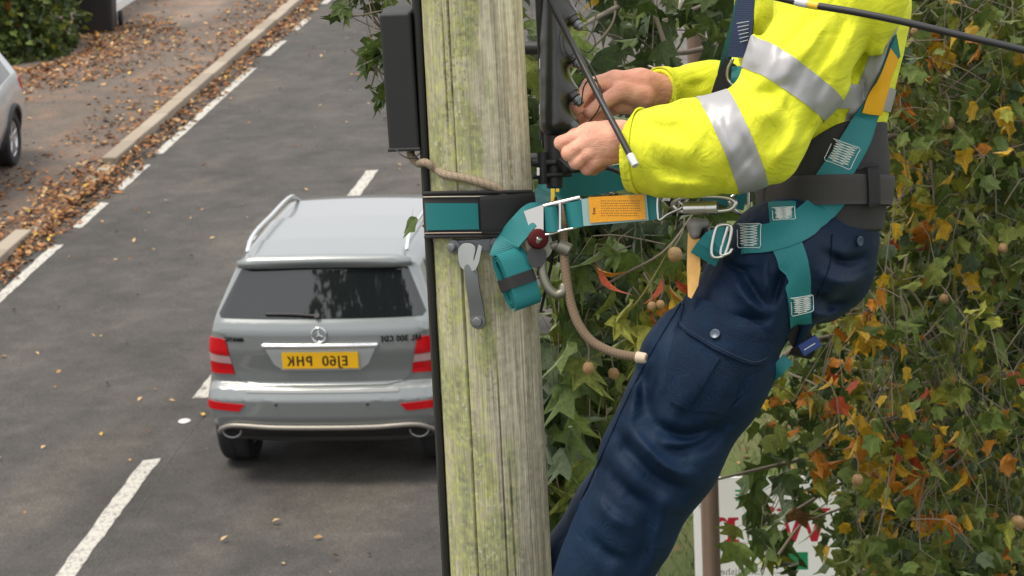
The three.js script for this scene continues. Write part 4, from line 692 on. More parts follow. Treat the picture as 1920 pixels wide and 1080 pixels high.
const tf = folds([
  [[[1204, 760], [1236, 800], [1280, 818], [1336, 804], [1392, 764]], 15, -.010], [[[1222, 836], [1264, 846], [1316, 832], [1364, 800]], 13, -.008], [[[1232, 820], [1288, 832], [1352, 806]], 11, .005],
  [[[1146, 796], [1190, 850], [1240, 898], [1300, 926]], 16, -.011], [[[1166, 786], [1212, 842], [1266, 886], [1322, 892]], 15, .009], [[[1224, 680], [1212, 740], [1222, 786]], 16, -.007], [[[1196, 690], [1184, 760], [1172, 810]], 17, .006],
  [[[1126, 856], [1176, 920], [1232, 956]], 13, -.005], [[[1110, 920], [1146, 968], [1200, 996]], 13, .005], [[[1100, 990], [1130, 1030], [1180, 1056]], 12, -.004], [[[1236, 940], [1210, 1020], [1180, 1090]], 18, -.006], [[[1268, 890], [1244, 960], [1210, 1040]], 16, .005],
  [[[1380, 492], [1410, 535], [1440, 590]], 10, -.008], [[[1436, 474], [1436, 520], [1450, 570]], 9, .007], [[[1474, 494], [1458, 540], [1445, 582]], 9, -.009], [[[1370, 515], [1402, 562], [1444, 592]], 10, .006], [[[1456, 592], [1420, 602], [1360, 590]], 10, -.006], [[[1345, 486], [1390, 505], [1434, 500]], 9, -.005], [[[1505, 590], [1480, 640], [1450, 700]], 12, -.009],
  [[[1534, 466], [1580, 490], [1632, 476]], 11, -.006], [[[1524, 505], [1580, 530], [1626, 518]], 12, .006], [[[1516, 545], [1560, 567], [1606, 553]], 11, -.007], [[[1510, 580], [1545, 592], [1576, 584]], 9, .005],
  [[[1404, 690], [1380, 740], [1345, 785]], 11, -.005], [[[1302, 550], [1290, 600], [1258, 650]], 11, -.005]]);
const trousersF = (x, y, z) => {
  let d = chain(x, y, z, LEG_N, 1.04, .05); const far = chain(x, y, z, LEG_F, 1.0, .05), seat = chain(x, y, z, SEAT, 1.34, .05); d = smin(smin(d, seat, .05), smin(far, seat, .05), .02);
  const py = 540 - FPX * y / -z; if (py > 1250) { const cut = (py - 1285) * .0009; d = smax(d, cut, .006); }
  if (Math.abs(d) < .035) d -= 1.95 * tf(x, y, z) + pull(x, y, z, -.5, .866, 44, 200, .0105) + wr(x, y, z, 22, .0022);
  return d;
};
const coreF = (x, y, z) => Math.min(chain(x, y, z, [SEAT[0], SEAT[1], SEAT[2]], 1.34, .05), chain(x, y, z, TORSO.slice(0, 3), 1.32, .06));
const padF = (x, y, z) => {
  const px = 960 + FPX * x / -z, py = 540 - FPX * y / -z; let d = Math.abs(chain(x, y, z, [jt(1540, 430, 4.62, 95), jt(1545, 330, 4.62, 90), jt(1546, 215, 4.62, 98)], 1.33, .05) - .007) - .010;
  const top = mix(300, 226, sst(1440, 1600, px)), bot = mix(405, 433, sst(1400, 1560, px));
  d = smax(d, (top - py) * .00092, .006); d = smax(d, (py - bot) * .00092, .006); d = smax(d, (1425 - px) * .00092, .006); return d;
};
const clothN = (s, a) => dataTex(512, 512, (i, j) => { const w = fbm(i / 64, j / 64, 3, 8) * 60, v = 128 + a * (fbm((i + w) / 22, (j + w * .6) / 40, 4) - .5) * 300 + (hash(i, j, 3) - .5) * 40 + 22 * Math.sin((i + j) * Math.PI / 2); return [v, v, v]; }, false, s);
const clothBump = clothN(4.5, 1), dustTex = dataTex(512, 512, (i, j) => { const n = fbm(i / 90, j / 90, 5, 5.7), d = fbm(i / 14, j / 14, 3), v = 226 + (n - .5) * 60 + (d - .5) * 26 + (hash(i, j, 7) > .996 ? 26 : 0); return [v, v, v]; }, true, 1.6), grimeTex = dataTex(512, 512, (i, j) => { const n = fbm(i / 90 + 9, j / 90, 5), d = fbm(i / 12, j / 12, 3), g = sst(.62, .8, n * .6 + d * .4), v = 244 + (n - .5) * 16; return [v - g * 34, v - g * 34, v - g * 20]; }, true, 1.6);
const hivis = phy([.80, .83, .040], { map: grimeTex, bumpMap: clothBump, bumpScale: .0028, roughness: .8, specularIntensity: .5, sheen: .5, sheenRoughness: .6, sheenColor: lin(.8, .9, .2) });
const navy = phy([.0050, .0215, .057], { map: dustTex, bumpMap: clothBump, bumpScale: .0014, roughness: .62, specularIntensity: .38, sheen: .12, sheenRoughness: .35, sheenColor: lin(.15, .35, .7) });
const tapeM = std([.36, .36, .375], { roughness: .42, metalness: .15 });
const padM = std([.026, .025, .026], { roughness: .85 }), beltM = std([.040, .037, .036], { roughness: .75, bumpMap: webTex, bumpScale: .0005 });
const skinTex = dataTex(256, 256, (i, j) => { const n = fbm(i / 40, j / 40, 4, 6.4), p = hash(i, j, 8); return [216 + (n - .5) * 40 + p * 10, 158 + (n - .5) * 54 + p * 8, 134 + (n - .5) * 48 + p * 8]; }, true, 9);
const skin = phy(0xffffff, { map: skinTex, roughness: .55, specularIntensity: .6, bumpMap: dataTex(256, 256, (i, j) => { const v = 255 * (.5 * fbm(i / 10, j / 5, 3) + .3 * fbm(i / 40, j / 40, 3) + .2 * hash(i >> 1, j >> 1, 4)); return [v, v, v]; }, false, 11), bumpScale: .0012 });
const worker = thing('person', 'person in yellow high-visibility jacket and navy trousers leaning back from the pole', 'person', w3(cc(1010, 1330, 4.7)));
const planarUV = (g, s = 1) => { const p = g.attributes.position, u = g.attributes.uv; for (let i = 0; i < p.count; i++) u.setXY(i, (p.getX(i) * .8 + p.getZ(i) * .6) * s, (p.getY(i) + .3 * p.getZ(i)) * s); return g; };

// --- body: one skin, hands and head with finer grids
{
  const bodyF = (x, y, z) => {
    const sh = (c, k, o = 0) => c.map(p => { const q = p.clone(); q.r = p.r * k - o; return q; });
    let d = chain(x, y, z, BT, 1.3, .05); d = smin(d, chain(x, y, z, BN, 1, .03), .03); d = smin(d, chain(x, y, z, BF, 1, .03), .03); d = smin(d, chain(x, y, z, L1, 1, .04), .04); d = smin(d, chain(x, y, z, L2, 1, .04), .04); return d;
  };
  const k = (c, f) => c.map(p => { const q = p.clone(); q.r = p.r * f; return q; });
  const BT = k([...TORSO, jt(1510, -190, 4.62, 90)], .78), L1 = k(LEG_N, .55), L2 = k(LEG_F, .55);
  const BN = [...k(ARM_N.slice(0, 5), .55), jt(1240, 276, 4.41, 34), jt(1168, 266, 4.445, 29)], BF = [...k(ARM_F.slice(0, 3), .6), jt(1330, 176, 4.83, 36), jt(1222, 168, 4.73, 29)];
  const gBody = isoMesh(bodyF, cc(920, 1360, 4.6).setZ(-5.15), cc(1740, -260, 4.6).setZ(-4.15), .014);
  // near hand: back of the hand to us, index bent, the rest closed
  const H = (c, x, y, z, sm) => chain(x, y, z, c, 1, sm);
  const fN = {
    palm: [jt(1190, 263, 4.437, 30), jt(1150, 262, 4.437, 31), jt(1112, 264, 4.437, 30)], palm2: [jt(1160, 280, 4.445, 25), jt(1118, 290, 4.440, 25)], palm3: [jt(1165, 248, 4.45, 22), jt(1104, 250, 4.436, 18)],
    idx: [jt(1100, 250, 4.432, 15), jt(1052, 268, 4.430, 12.5), jt(1062, 281, 4.455, 11), jt(1082, 284, 4.470, 10)],
    mid: [jt(1098, 268, 4.424, 15.5), jt(1066, 288, 4.424, 13), jt(1078, 297, 4.452, 11), jt(1100, 296, 4.468, 10)],
    rin: [jt(1102, 287, 4.424, 15), jt(1080, 304, 4.428, 12.5), jt(1094, 309, 4.455, 10.5), jt(1114, 304, 4.468, 10)],
    pin: [jt(1114, 303, 4.430, 14), jt(1101, 317, 4.440, 11), jt(1113, 318, 4.460, 9.5), jt(1128, 311, 4.470, 9)],
    thu: [jt(1160, 248, 4.47, 20), jt(1115, 244, 4.488, 15), jt(1078, 254, 4.485, 12), jt(1056, 266, 4.475, 10)] };
  const handN = (x, y, z) => { let d = smin(H(fN.palm, x, y, z, .01), H(fN.palm2, x, y, z, .01), .014); d = smin(d, H(fN.palm3, x, y, z, .01), .014); let g = H(fN.idx, x, y, z, .004); g = smin(g, H(fN.mid, x, y, z, .004), .0035); g = smin(g, H(fN.rin, x, y, z, .004), .0035); g = smin(g, H(fN.pin, x, y, z, .004), .0035); d = smin(d, g, .009); return smin(d, H(fN.thu, x, y, z, .005), .007) - .0006 * noise3(x * 160, y * 160, z * 160); };
  const fF = {
    palm: [jt(1238, 170, 4.735, 31), jt(1200, 166, 4.715, 36), jt(1158, 164, 4.700, 31)], palm2: [jt(1205, 190, 4.712, 24), jt(1160, 192, 4.70, 22)],
    idx: [jt(1152, 150, 4.700, 17), jt(1106, 160, 4.672, 14), jt(1088, 186, 4.655, 12), jt(1080, 208, 4.648, 10)],
    mid: [jt(1150, 164, 4.712, 17), jt(1104, 180, 4.705, 14), jt(1086, 208, 4.690, 12), jt(1082, 228, 4.675, 10.5)],
    rin: [jt(1152, 180, 4.715, 16), jt(1112, 202, 4.71, 13.5), jt(1098, 226, 4.695, 12), jt(1104, 240, 4.68, 10)],
    pin: [jt(1160, 195, 4.715, 14), jt(1128, 216, 4.71, 12), jt(1116, 232, 4.70, 10.5), jt(1122, 242, 4.69, 9)],
    thu: [jt(1206, 182, 4.690, 22), jt(1164, 172, 4.668, 17), jt(1130, 192, 4.652, 13.5), jt(1104, 212, 4.645, 11)] };
  const handF = (x, y, z) => { let d = smin(H(fF.palm, x, y, z, .01), H(fF.palm2, x, y, z, .01), .014); let g = H(fF.idx, x, y, z, .004); g = smin(g, H(fF.mid, x, y, z, .004), .0035); g = smin(g, H(fF.rin, x, y, z, .004), .0035); g = smin(g, H(fF.pin, x, y, z, .004), .0035); d = smin(d, g, .009); return smin(d, H(fF.thu, x, y, z, .005), .006) - .0006 * noise3(x * 160, y * 160, z * 160); };
  const hN = isoMesh(handN, cc(1030, 345, 4.5).setZ(-4.53), cc(1230, 205, 4.4).setZ(-4.37), .0026), hF = isoMesh(handF, cc(1060, 275, 4.75).setZ(-4.80), cc(1275, 115, 4.65).setZ(-4.60), .0026);
  // head in profile, looking at the terminal
  const hc = jt(1478, -318, 4.62, 92), nk = [jt(1512, -160, 4.62, 60), jt(1492, -235, 4.62, 56)], u = 4.62 / FPX;
  const O = (dx, dy, dz) => V(hc.x + dx * u, hc.y - dy * u, hc.z + dz * u);
  const headF = (x, y, z) => { let d = cap(x, y, z, O(18, -12, 0), O(-18, -8, 0), 88 * u, 82 * u, .86); d = smin(d, cap(x, y, z, O(-22, 46, 0), O(-48, 82, 0), 52 * u, 36 * u, .9), .03); d = smin(d, cap(x, y, z, nk[0], nk[1], nk[0].r, nk[1].r), .03);
    d = smin(d, cap(x, y, z, O(-92, 2, 0), O(-112, 28, 0), 8 * u, 13 * u), .012); d = smin(d, cap(x, y, z, O(-88, 62, -16), O(-88, 62, 16), 9 * u, 9 * u), .008); d = smax(d, -cap(x, y, z, O(-99, 58, -24), O(-99, 58, 24), 4 * u, 4 * u), .004);
    for (const s of [-1, 1]) { d = smax(d, -cap(x, y, z, O(-92, -2, s * 30), O(-94, -2, s * 34), 13 * u, 13 * u), .012); d = smin(d, cap(x, y, z, O(-78, -2, s * 31), O(-79, -2, s * 32), 12 * u, 12 * u), .003); d = smin(d, cap(x, y, z, O(22, -2, s * 76), O(26, 28, s * 76), 13 * u, 9 * u, .6), .008); } return d; };
  const gH = isoMesh(headF, O(-140, 150, -120), O(140, -130, 120), .006);
  const g = mergeGeometries([gBody, hN, hF, gH].map(q => { planarUV(q); return q; }));
  part(worker, 'body', toWorld(g), skin);
  // helmet
  const helF = (x, y, z) => { const d = cap(x, y, z, O(14, -20, 0), O(-14, -16, 0), 108 * u, 104 * u, .9), y0 = (O(0, -26, 0).y - y); let s = Math.max(Math.abs(d) - .003, y0); const brim = Math.max(Math.abs(y - O(0, -28, 0).y) - .003, Math.hypot(x - O(-50, 0, 0).x, z - O(0, 0, 0).z) - .088); return smin(s, Math.max(brim, -d - .004), .004); };
  part(worker, 'helmet', toWorld(isoMesh(helF, O(-190, 20, -150), O(160, -150, 150), .006)), phy([.72, .72, .70], { roughness: .3, clearcoat: .6 }));
  for (const [c, b] of [[jt(1010, 1320, 4.60, 60), jt(930, 1345, 4.585, 46)], [jt(962, 1300, 4.79, 58), jt(900, 1325, 4.74, 44)]]) {
    const bf = (x, y, z) => { let d = smin(cap(x, y, z, c, b, c.r * .9, b.r), cap(x, y, z, c, V(c.x + .03, c.y + .07, c.z), c.r * .95, c.r * .9), .03); return d; };
    const lo = V(Math.min(c.x, b.x) - .09, Math.min(c.y, b.y) - .09, Math.min(c.z, b.z) - .09), hi = V(Math.max(c.x, b.x) + .12, Math.max(c.y, b.y) + .16, Math.max(c.z, b.z) + .09);
    part(worker, 'boot', toWorld(isoMesh(bf, lo, hi, .008)), std([.02, .018, .016], { roughness: .6 }));
    const q = w3(V(b.x, b.y - b.r, b.z)); part(pole, 'step_iron', rod(V(PA.x + .02, q.y - .012, PA.z + (q.z - PA.z) * .6), V(q.x + .03, q.y - .010, q.z + .03), .011, .011, 12, .002), galv);
  }
}
// --- jacket with sewn tapes
const jGeo = isoMesh(jacketF, cc(1150, 410, 4.6).setZ(-5.03), cc(1730, -240, 4.6).setZ(-4.19), .0062, 2);
{
  const pl = (px, py, nx, ny) => ({ p: cc(px, py, 4.4), n: V(nx, ny, 0).normalize() });
  const onArm = (p) => armN(p.x, p.y, p.z) < torsoD(p.x, p.y, p.z) - .004 && armN(p.x, p.y, p.z) < .03, onTorso = p => !onArm(p) && torsoD(p.x, p.y, p.z) < armF(p.x, p.y, p.z);
  const tapes = [
    clipSkin(jGeo, [pl(1477, 190, .55, .83), pl(1500, 138, -.58, -.80), { p: cc(1400, 200, 4.4), n: V(.8, .6, 0) }], .0014, onArm),
    clipSkin(jGeo, [pl(1343, 280, .915, .40), pl(1398, 270, -.925, -.38)], .0014, p => armN(p.x, p.y, p.z) < .03 && onArm(p)),
    clipSkin(jGeo, [pl(1640, 92, .945, -.325), pl(1680, 92, -.945, .325)], .0014, onTorso),
    clipSkin(jGeo, [{ p: cc(1600, 212, 4.6), n: V(0, 1, 0) }, { p: cc(1600, 170, 4.6), n: V(0, -1, 0) }], .0022, onTorso),
    clipSkin(jGeo, [{ p: ARM_F[2].clone().lerp(ARM_F[1], .45), n: V(-.4, -.9, 0).normalize() }, { p: ARM_F[2].clone().lerp(ARM_F[1], .75), n: V(.4, .9, 0).normalize() }], .0014, p => armF(p.x, p.y, p.z) < .03 && armF(p.x, p.y, p.z) < torsoD(p.x, p.y, p.z))];
  const jacket = part(worker, 'jacket', toWorld(planarUV(jGeo.clone())), hivis);
  for (const t of tapes) if (t.attributes.position.count) part(jacket, 'reflective_tape', toWorld(t), tapeM);
  // cuff hem and its row of stitches
  const ring = (C, n, r, w, m, nm, f) => { const a = V(0, 1, 0).cross(n).normalize(), b = n.clone().cross(a), pts = [], N = []; for (let k = 0; k <= 48; k++) { const q = k / 48 * 6.28319, dir = a.clone().multiplyScalar(Math.cos(q)).addScaledVector(b, Math.sin(q)); let p = C.clone().addScaledVector(dir, r); p = snap(f, p, .0018, 4); pts.push(p); N.push(grad(f, p, .006)); } part(jacket, nm, toWorld(band(pts, N, w, .0022)), m); };
  ring(ARM_N[6].clone().addScaledVector(cutN, -.012), cutN, .062, .019, hivis, 'cuff_hem', armN);
  ring(ARM_F[4].clone().addScaledVector(cutF, -.012), cutF, .044, .017, hivis, 'cuff_hem', armF);
}
// --- trousers with flap pocket
const outfit = (x, y, z) => Math.min(jacketF(x, y, z), trousersF(x, y, z), padF(x, y, z));
{
  const tr = part(worker, 'trousers', toWorld(planarUV(isoMesh(trousersF, cc(925, 1300, 4.75).setZ(-5.06), cc(1660, 340, 4.6).setZ(-4.28), .0056, 2))), navy);
  const onT = (x, y) => { const p = hit(trousersF, x, y); return p && { p, n: grad(trousersF, p, .01) }; };
  const smoothN = (x, y) => { const m = onT(x, y); return m; };
  const flap = [[1272, 612], [1284, 580], [1300, 553], [1340, 572], [1390, 600], [1448, 630], [1442, 654], [1433, 673], [1412, 683], [1385, 678], [1340, 658], [1300, 634]];
  const pocket = [[1275, 600], [1310, 560], [1440, 628], [1425, 690], [1392, 740], [1352, 772], [1300, 768], [1256, 752], [1252, 690]];
  part(tr, 'cargo_pocket', toWorld(patch(pocket, 7, smoothN, .0060, .003)), navy);
  part(tr, 'pocket_pleat', toWorld(patch([[1318, 655], [1350, 672], [1288, 764], [1262, 752]], 7, smoothN, .0090, .001)), navy);
  const fl = part(tr, 'pocket_flap', toWorld(patch(flap, 7, smoothN, .0120, .004)), navy);
  const seam = (pts, r, m, nm, lift, par = tr) => { const P = new THREE.CatmullRomCurve3(pts.map(p => V(p[0], p[1], 0))).getPoints(26).map(p => onT(p.x, p.y)).filter(Boolean).map(q => q.p.clone().addScaledVector(q.n, lift)); part(par, nm, toWorld(tube(P, r, 50, 5)), m); };
  seam([[1276, 607], [1302, 628], [1342, 652], [1386, 672], [1412, 677], [1430, 668]], .0008, std([.016, .03, .055], { roughness: .9 }), 'stitching', .0124, fl);
  seam([[1560, 440], [1555, 500], [1530, 560]], .0012, navy, 'seam', .0006); seam([[1300, 530], [1200, 700], [1130, 850], [1080, 960]], .0014, navy, 'seam', .0006);
  const btn = (x, y, l, nm = 'button') => { const m = onT(x, y), g = new THREE.LatheGeometry([[0, 0], [.0075, 0], [.0088, .0012], [.0086, .003], [.0068, .0036], [.0058, .0024], [0, .0024]].map(q => new THREE.Vector2(...q)), 20); g.applyQuaternion(new THREE.Quaternion().setFromUnitVectors(V(0, 1, 0), m.n)); const p = m.p.clone().addScaledVector(m.n, l); g.translate(p.x, p.y, p.z); part(tr, nm, toWorld(g), std([.035, .06, .10], { roughness: .3 })); };
  btn(1345, 632, .0132); btn(1610, 452, .001);
}
// ------------------------------------------------------------------ safety harness worn by the worker
{
  const h = thing('safety_harness', 'teal webbing safety harness with padded black waist belt worn by the worker', 'safety harness', w3(cc(1540, 400, 4.6)));
  const HP = (x, y, f = outfit) => hit(f, x, y);
  part(h, 'back_pad', toWorld(isoMesh(padF, cc(1405, 450, 4.6).setZ(-4.86), cc(1670, 205, 4.6).setZ(-4.40), .0042)), padM);
  const lay = (pts, w, nm, m = teal, f = outfit, lift = .0015, th = .0022) => { const P = pts.map(p => Array.isArray(p) ? HP(p[0], p[1], f) : p).filter(Boolean); return part(h, nm, toWorld(layBand(f, P, w, th, lift, .007)), m); };
  const zig = (o, nm = 'stitching', f = outfit, lift = .0055) => {       // box of zigzag stitches between four corners
    const [a, b, c, d] = o, Q = (u, v) => { const x = mix(mix(a[0], b[0], u), mix(d[0], c[0], u), v), y = mix(mix(a[1], b[1], u), mix(d[1], c[1], u), v), p = HP(x, y, f); return p && p.addScaledVector(grad(f, p, .01), lift); };
    const L = [[0, 0], [1, 0], [1, 1], [0, 1], [0, 0]], z = [[0, 0]]; for (let k = 0; k < 9; k++) z.push([k % 2 ? .1 : .9, (k + .5) / 9]); const z2 = z.map(([p, q]) => [1 - p, q]);
    const gs = [L, z.slice(1), z2.slice(1)].map(l => { const P = []; for (let i = 0; i + 1 < l.length; i++) for (let k = 0; k < 4; k++) { const q = Q(mix(l[i][0], l[i + 1][0], k / 4), mix(l[i][1], l[i + 1][1], k / 4)); if (q) P.push(q); } return P.length > 2 ? tube(P, .0008, P.length * 2, 4) : null; }).filter(Boolean);
    if (gs.length) part(h, nm, toWorld(merge(gs)), std([.62, .66, .62], { roughness: .9 }));
  };
  const W = .052;
  lay([[1679, 84], [1672, 98], [1655, 142], [1637, 192], [1612, 244], [1588, 290], [1566, 325], [1548, 352]], W, 'shoulder_strap', teal, outfit, .0042);
  lay([[1671, 100], [1655, 142], [1634, 200], [1630, 212]], W * .99, 'yellow_label', std([.80, .40, .008], { roughness: .6 }), outfit, .0068, .001);
  zig([[1562, 262], [1608, 280], [1590, 318], [1546, 300]], 'stitching', outfit, .0078);
  lay([[1578, 345], [1562, 364], [1542, 388], [1515, 412], [1482, 434], [1440, 446], [1395, 450], [1350, 452]], W, 'hip_strap', teal, outfit, .003);
  zig([[1388, 424], [1428, 424], [1428, 466], [1388, 466]], 'stitching', outfit, .0065);
  lay([[1468, 440], [1484, 480], [1496, 530], [1500, 575], [1496, 606]], t => mix(.054, .044, t), 'thigh_strap', teal, trousersF, .001);
  zig([[1480, 558], [1520, 552], [1522, 582], [1482, 590]], 'stitching', trousersF, .0045);
  lay([[1466, 380], [1468, 400], [1470, 432]], .046, 'webbing', teal, outfit, .001);
  zig([[1448, 394], [1488, 392], [1490, 414], [1450, 416]], 'stitching', outfit, .0045);
  // belt round the pad, keeper, hip ring
  { const C = cc(1545, 362, 4.62), P = []; for (let k = 0; k <= 40; k++) { const a = mix(-2.35, 2.2, k / 40); P.push(V(C.x + Math.sin(a) * .125, C.y + .0025 * Math.sin(a), C.z + Math.cos(a) * .165)); } part(h, 'waist_belt', toWorld(layBand(padF, P, .050, .003, .0055, .008)), beltM); }
  lay([[1627, 312], [1629, 345], [1629, 384]], .030, 'belt_keeper', nylonBlack, padF, .0095, .003);
  lay([[1604, 316], [1628, 308], [1641, 309]], .006, 'pad_edging', nylonBlack, padF, .002, .003);
  { const e = HP(1440, 370), z = e ? e.z + .012 : -4.40, q = (x, y, dz = 0) => { const d = -(z + dz); return at(x, y, d); };
    part(h, 'hip_ring', merge([tube([q(1404, 404), q(1438, 402), q(1441, 398), q(1441, 352), q(1437, 348), q(1424, 350), q(1404, 358)], .0036, 50, 8), tube([q(1404, 348), q(1404, 404)], .003, 20, 8), tube([q(1406, 404), q(1384, 398), q(1371, 384), q(1368, 374, -.004), q(1376, 366, -.006)], .0034, 40, 8)]), steel); }
  // adjuster on the hip strap
  { const q = (x, y) => { const p = HP(x, y) ?? cc(x, y, 4.43); const n = grad(outfit, p, .01); return w3(p.addScaledVector(n, .008)); };
    const ring = [[1346, 424], [1366, 422], [1371, 428], [1362, 470], [1356, 480], [1338, 482], [1334, 474], [1342, 430]]; const d = 4.385; part(h, 'strap_adjuster', merge([tube(ring.map(p => at(p[0], p[1], d)), .0030, 80, 8, true), tube([at(1364, 426, d), at(1352, 478, d), at(1368, 474, d - .002), at(1372, 468, d - .002)], .0028, 30, 8)]), steel);
    part(h, 'strap_end', band([at(1366, 450, d + .003), at(1352, 452, d - .001), at(1340, 456, d + .002), at(1328, 470, d + .010), at(1318, 486, d + .02)], Array(5).fill(FWD.clone().negate()), .046, .0022), teal); }
  // chest pieces
  const tc = FWD.clone().negate(), tl = tc.clone().addScaledVector(RGT, -.6).normalize();
  const fl = (pts, w, m, nm, n = tl) => { const P = new THREE.CatmullRomCurve3(pts.map(p => at(...p))).getPoints(20); part(h, nm, band(P, P.map(() => n), w, .003), m); };
  fl([[1402, -30, 4.52], [1398, 10, 4.515], [1392, 60, 4.51], [1386, 108, 4.51]], t => mix(.030, .042, t), std([.008, .022, .07], { roughness: .7, bumpMap: webTex, bumpScale: .0006 }), 'chest_strap');
  part(h, 'stitching', merge([0, 1, 2, 3, 4, 5].map(k => tube([at(1380 + k * 1.2 + 2, 44 + k * 7, 4.497), at(1404 - k * .4, 40 + k * 7, 4.50)], .0007, 6, 4))), std([.5, .55, .62]));
  part(h, 'chest_loop', tube([at(1374, 112, 4.50), at(1365, 130, 4.51), at(1366, 150, 4.515), at(1380, 160, 4.51), at(1392, 150, 4.505), at(1396, 128, 4.50)], .0028, 40, 8), steel);
  fl([[1390, 124, 4.505], [1388, 148, 4.50], [1384, 172, 4.51]], .034, teal, 'chest_strap');
  fl([[1376, 120, 4.53], [1362, 152, 4.55], [1350, 190, 4.57], [1342, 215, 4.6]], .040, nylonBlack, 'chest_strap');
  fl([[1390, -20, 4.55], [1378, 40, 4.54], [1362, 100, 4.55], [1352, 140, 4.57]], .014, std([.006, .07, .065], { roughness: .8 }), 'chest_strap');
  // straps under the seat
  fl([[1486, 604, 4.44], [1496, 625, 4.47], [1508, 650, 4.5], [1500, 668, 4.54]], .038, nylonBlack, 'seat_strap', tc);
  fl([[1478, 672, 4.46], [1460, 692, 4.46], [1440, 710, 4.48]], .022, teal, 'seat_strap', tc);
  { const t = box(.036, .022, .010, .002); t.rotateZ(.55).applyQuaternion(camera.quaternion).translate(...at(1518, 648, 4.47).toArray()); part(h, 'blue_tag', t, std([.010, .035, .16], { roughness: .6 })); const s = box(.022, .0014, .001, .0003); s.rotateZ(.55).applyQuaternion(camera.quaternion).translate(...at(1518, 650, 4.4645).toArray()); part(h, 'tag_stitching', s, std([.7, .7, .72])); }
  { const s = box(.0012, .0012, .03, .0004); }
}
// folded strap stowed at the hip, tan printed face and grey cap
{
  const t = thing('stowed_strap', 'folded strap with tan printed face and grey cap at the hip', 'stowed strap', at(1305, 550, 4.42));
  const q = camera.quaternion, d = 4.415;
  const face = patch([[1290, 436], [1311, 440], [1313, 505], [1309, 535], [1296, 560], [1290, 556], [1288, 500]], 10, (x, y) => ({ p: at(x, y, d), n: FWD.clone().negate() }), .003, .006);
  part(t, 'tan_face', face, std(0xffffff, { roughness: .7, map: dataTex(128, 256, (i, j) => { const n = fbm(i / 30, j / 30, 3), g = hash(i >> 1, j, 3); return [198 + n * 30 + g * 10, 152 + n * 26 + g * 8, 86 + n * 20]; }, true) }));
  const f = (x, y, z) => smin(cap(x, y, z, cc(1301, 424, d), cc(1303, 438, d), .011, .010, 1.4), cap(x, y, z, cc(1304, 420, d + .004), cc(1322, 420, d + .008), .009, .008, 1.3), .012);
  part(t, 'cap', toWorld(isoMesh(f, cc(1280, 460, d).add(V(0, 0, -.03)), cc(1340, 400, d).add(V(0, 0, .03)), .0025)), std([.20, .19, .17], { roughness: .5 }));
  for (const [dx, y1] of [[0, 500], [7, 492], [13, 470]]) part(t, 'fold', band([at(1316 + dx, 428, d + .004), at(1318 + dx, 470, d + .004), at(1314 + dx, y1, d + .006)], Array(3).fill(RGT.clone().negate().addScaledVector(FWD, -.4).normalize()), .03, .0022), dx === 7 ? std([.25, .24, .22], { roughness: .6 }) : nylonBlack);
}

// ------------------------------------------------------------------ leaves and trees
function leafGeo(kind) {
  let out, c;
  if (kind === 0) { const A = [[-118, .30], [-84, .66], [-62, .46], [-40, .92], [-19, .54], [0, 1.0], [19, .54], [40, .92], [62, .46], [84, .66], [118, .30]]; c = [0, .12]; out = A.map(([a, r]) => [Math.sin(a * Math.PI / 180) * r * .8, .12 + Math.cos(a * Math.PI / 180) * r * .88]); out.unshift([0, 0]); }
  else if (kind === 1) { c = [0, .5]; out = [[0, 0], [.16, .18], [.23, .45], [.19, .70], [.09, .88], [0, 1.05], [-.09, .88], [-.19, .70], [-.23, .45], [-.16, .18]]; }
  else { const A = [[-125, .34], [-95, .60], [-66, .55], [-44, .84], [-22, .66], [0, .96], [22, .66], [44, .84], [66, .55], [95, .60], [125, .34]]; c = [0, .2]; out = A.map(([a, r]) => [Math.sin(a * Math.PI / 180) * r * .72, .2 + Math.cos(a * Math.PI / 180) * r * .8]); out.unshift([0, 0]); }
  const bend = (x, y) => kind === 1 ? -.30 * y * y + .5 * Math.abs(x) : -.34 * y * y + .42 * Math.abs(x) - .25 * x * x + .05 * Math.sin(x * 9 + y * 7);
  const pos = [c[0], c[1], bend(...c)], idx = [];
  // an inner ring keeps the blade curved
  for (const [x, y] of out) { const ix = mix(c[0], x, .55), iy = mix(c[1], y, .55); pos.push(ix, iy, bend(ix, iy)); } for (const [x, y] of out) pos.push(x, y, bend(x, y) - .06 * Math.hypot(x, y));
  const n = out.length; for (let i = 0; i < n; i++) { const j = (i + 1) % n; idx.push(0, 1 + i, 1 + j, 1 + i, 1 + n + i, 1 + n + j, 1 + i, 1 + n + j, 1 + j); }
  const stalk = [[.012, 0], [-.012, 0], [0, -.42]].map(([x, y]) => [x, y, y < 0 ? .10 : 0]); const b = pos.length / 3; for (const q of stalk) pos.push(...q); idx.push(b, b + 1, b + 2);
  const uv = []; for (let i = 0; i < pos.length; i += 3) uv.push(pos[i] + .5, pos[i + 1]);
  return geoFrom(pos, idx, uv);
}
const LEAF = [leafGeo(0), leafGeo(1), leafGeo(2)];
const leafTex = dataTex(256, 256, (i, j) => { const x = i / 256 - .5, y = j / 256, mid = Math.exp(-Math.pow(x / .012, 2)), side = Math.exp(-Math.pow(((y * 7 + Math.abs(x) * -6) % 1 + 1) % 1 - .5, 2) / .004) * .5, n = fbm(i / 24, j / 24, 4), sp = fbm(i / 9 + 40, j / 9, 3) > .68 ? .72 : 1; const v = (190 + 60 * (n - .3) + 34 * mid + 20 * side) * sp; return [v * (sp < 1 ? 1.1 : 1), v, v * .92]; }, true);
const leafMat = c => phy(Array.isArray(c) ? c : 0xffffff, { map: leafTex, roughness: .7, specularIntensity: .4, transmission: .40, thickness: 0 });
const COL = [[.075, .120, .034], [.120, .190, .046], [.185, .265, .062], [.25, .30, .065], [.38, .40, .060], [.74, .47, .030], [.70, .27, .030], [.56, .10, .035], [.24, .13, .055], [.10, .15, .085]];
const leafMats = COL.map(c => leafMat(c));
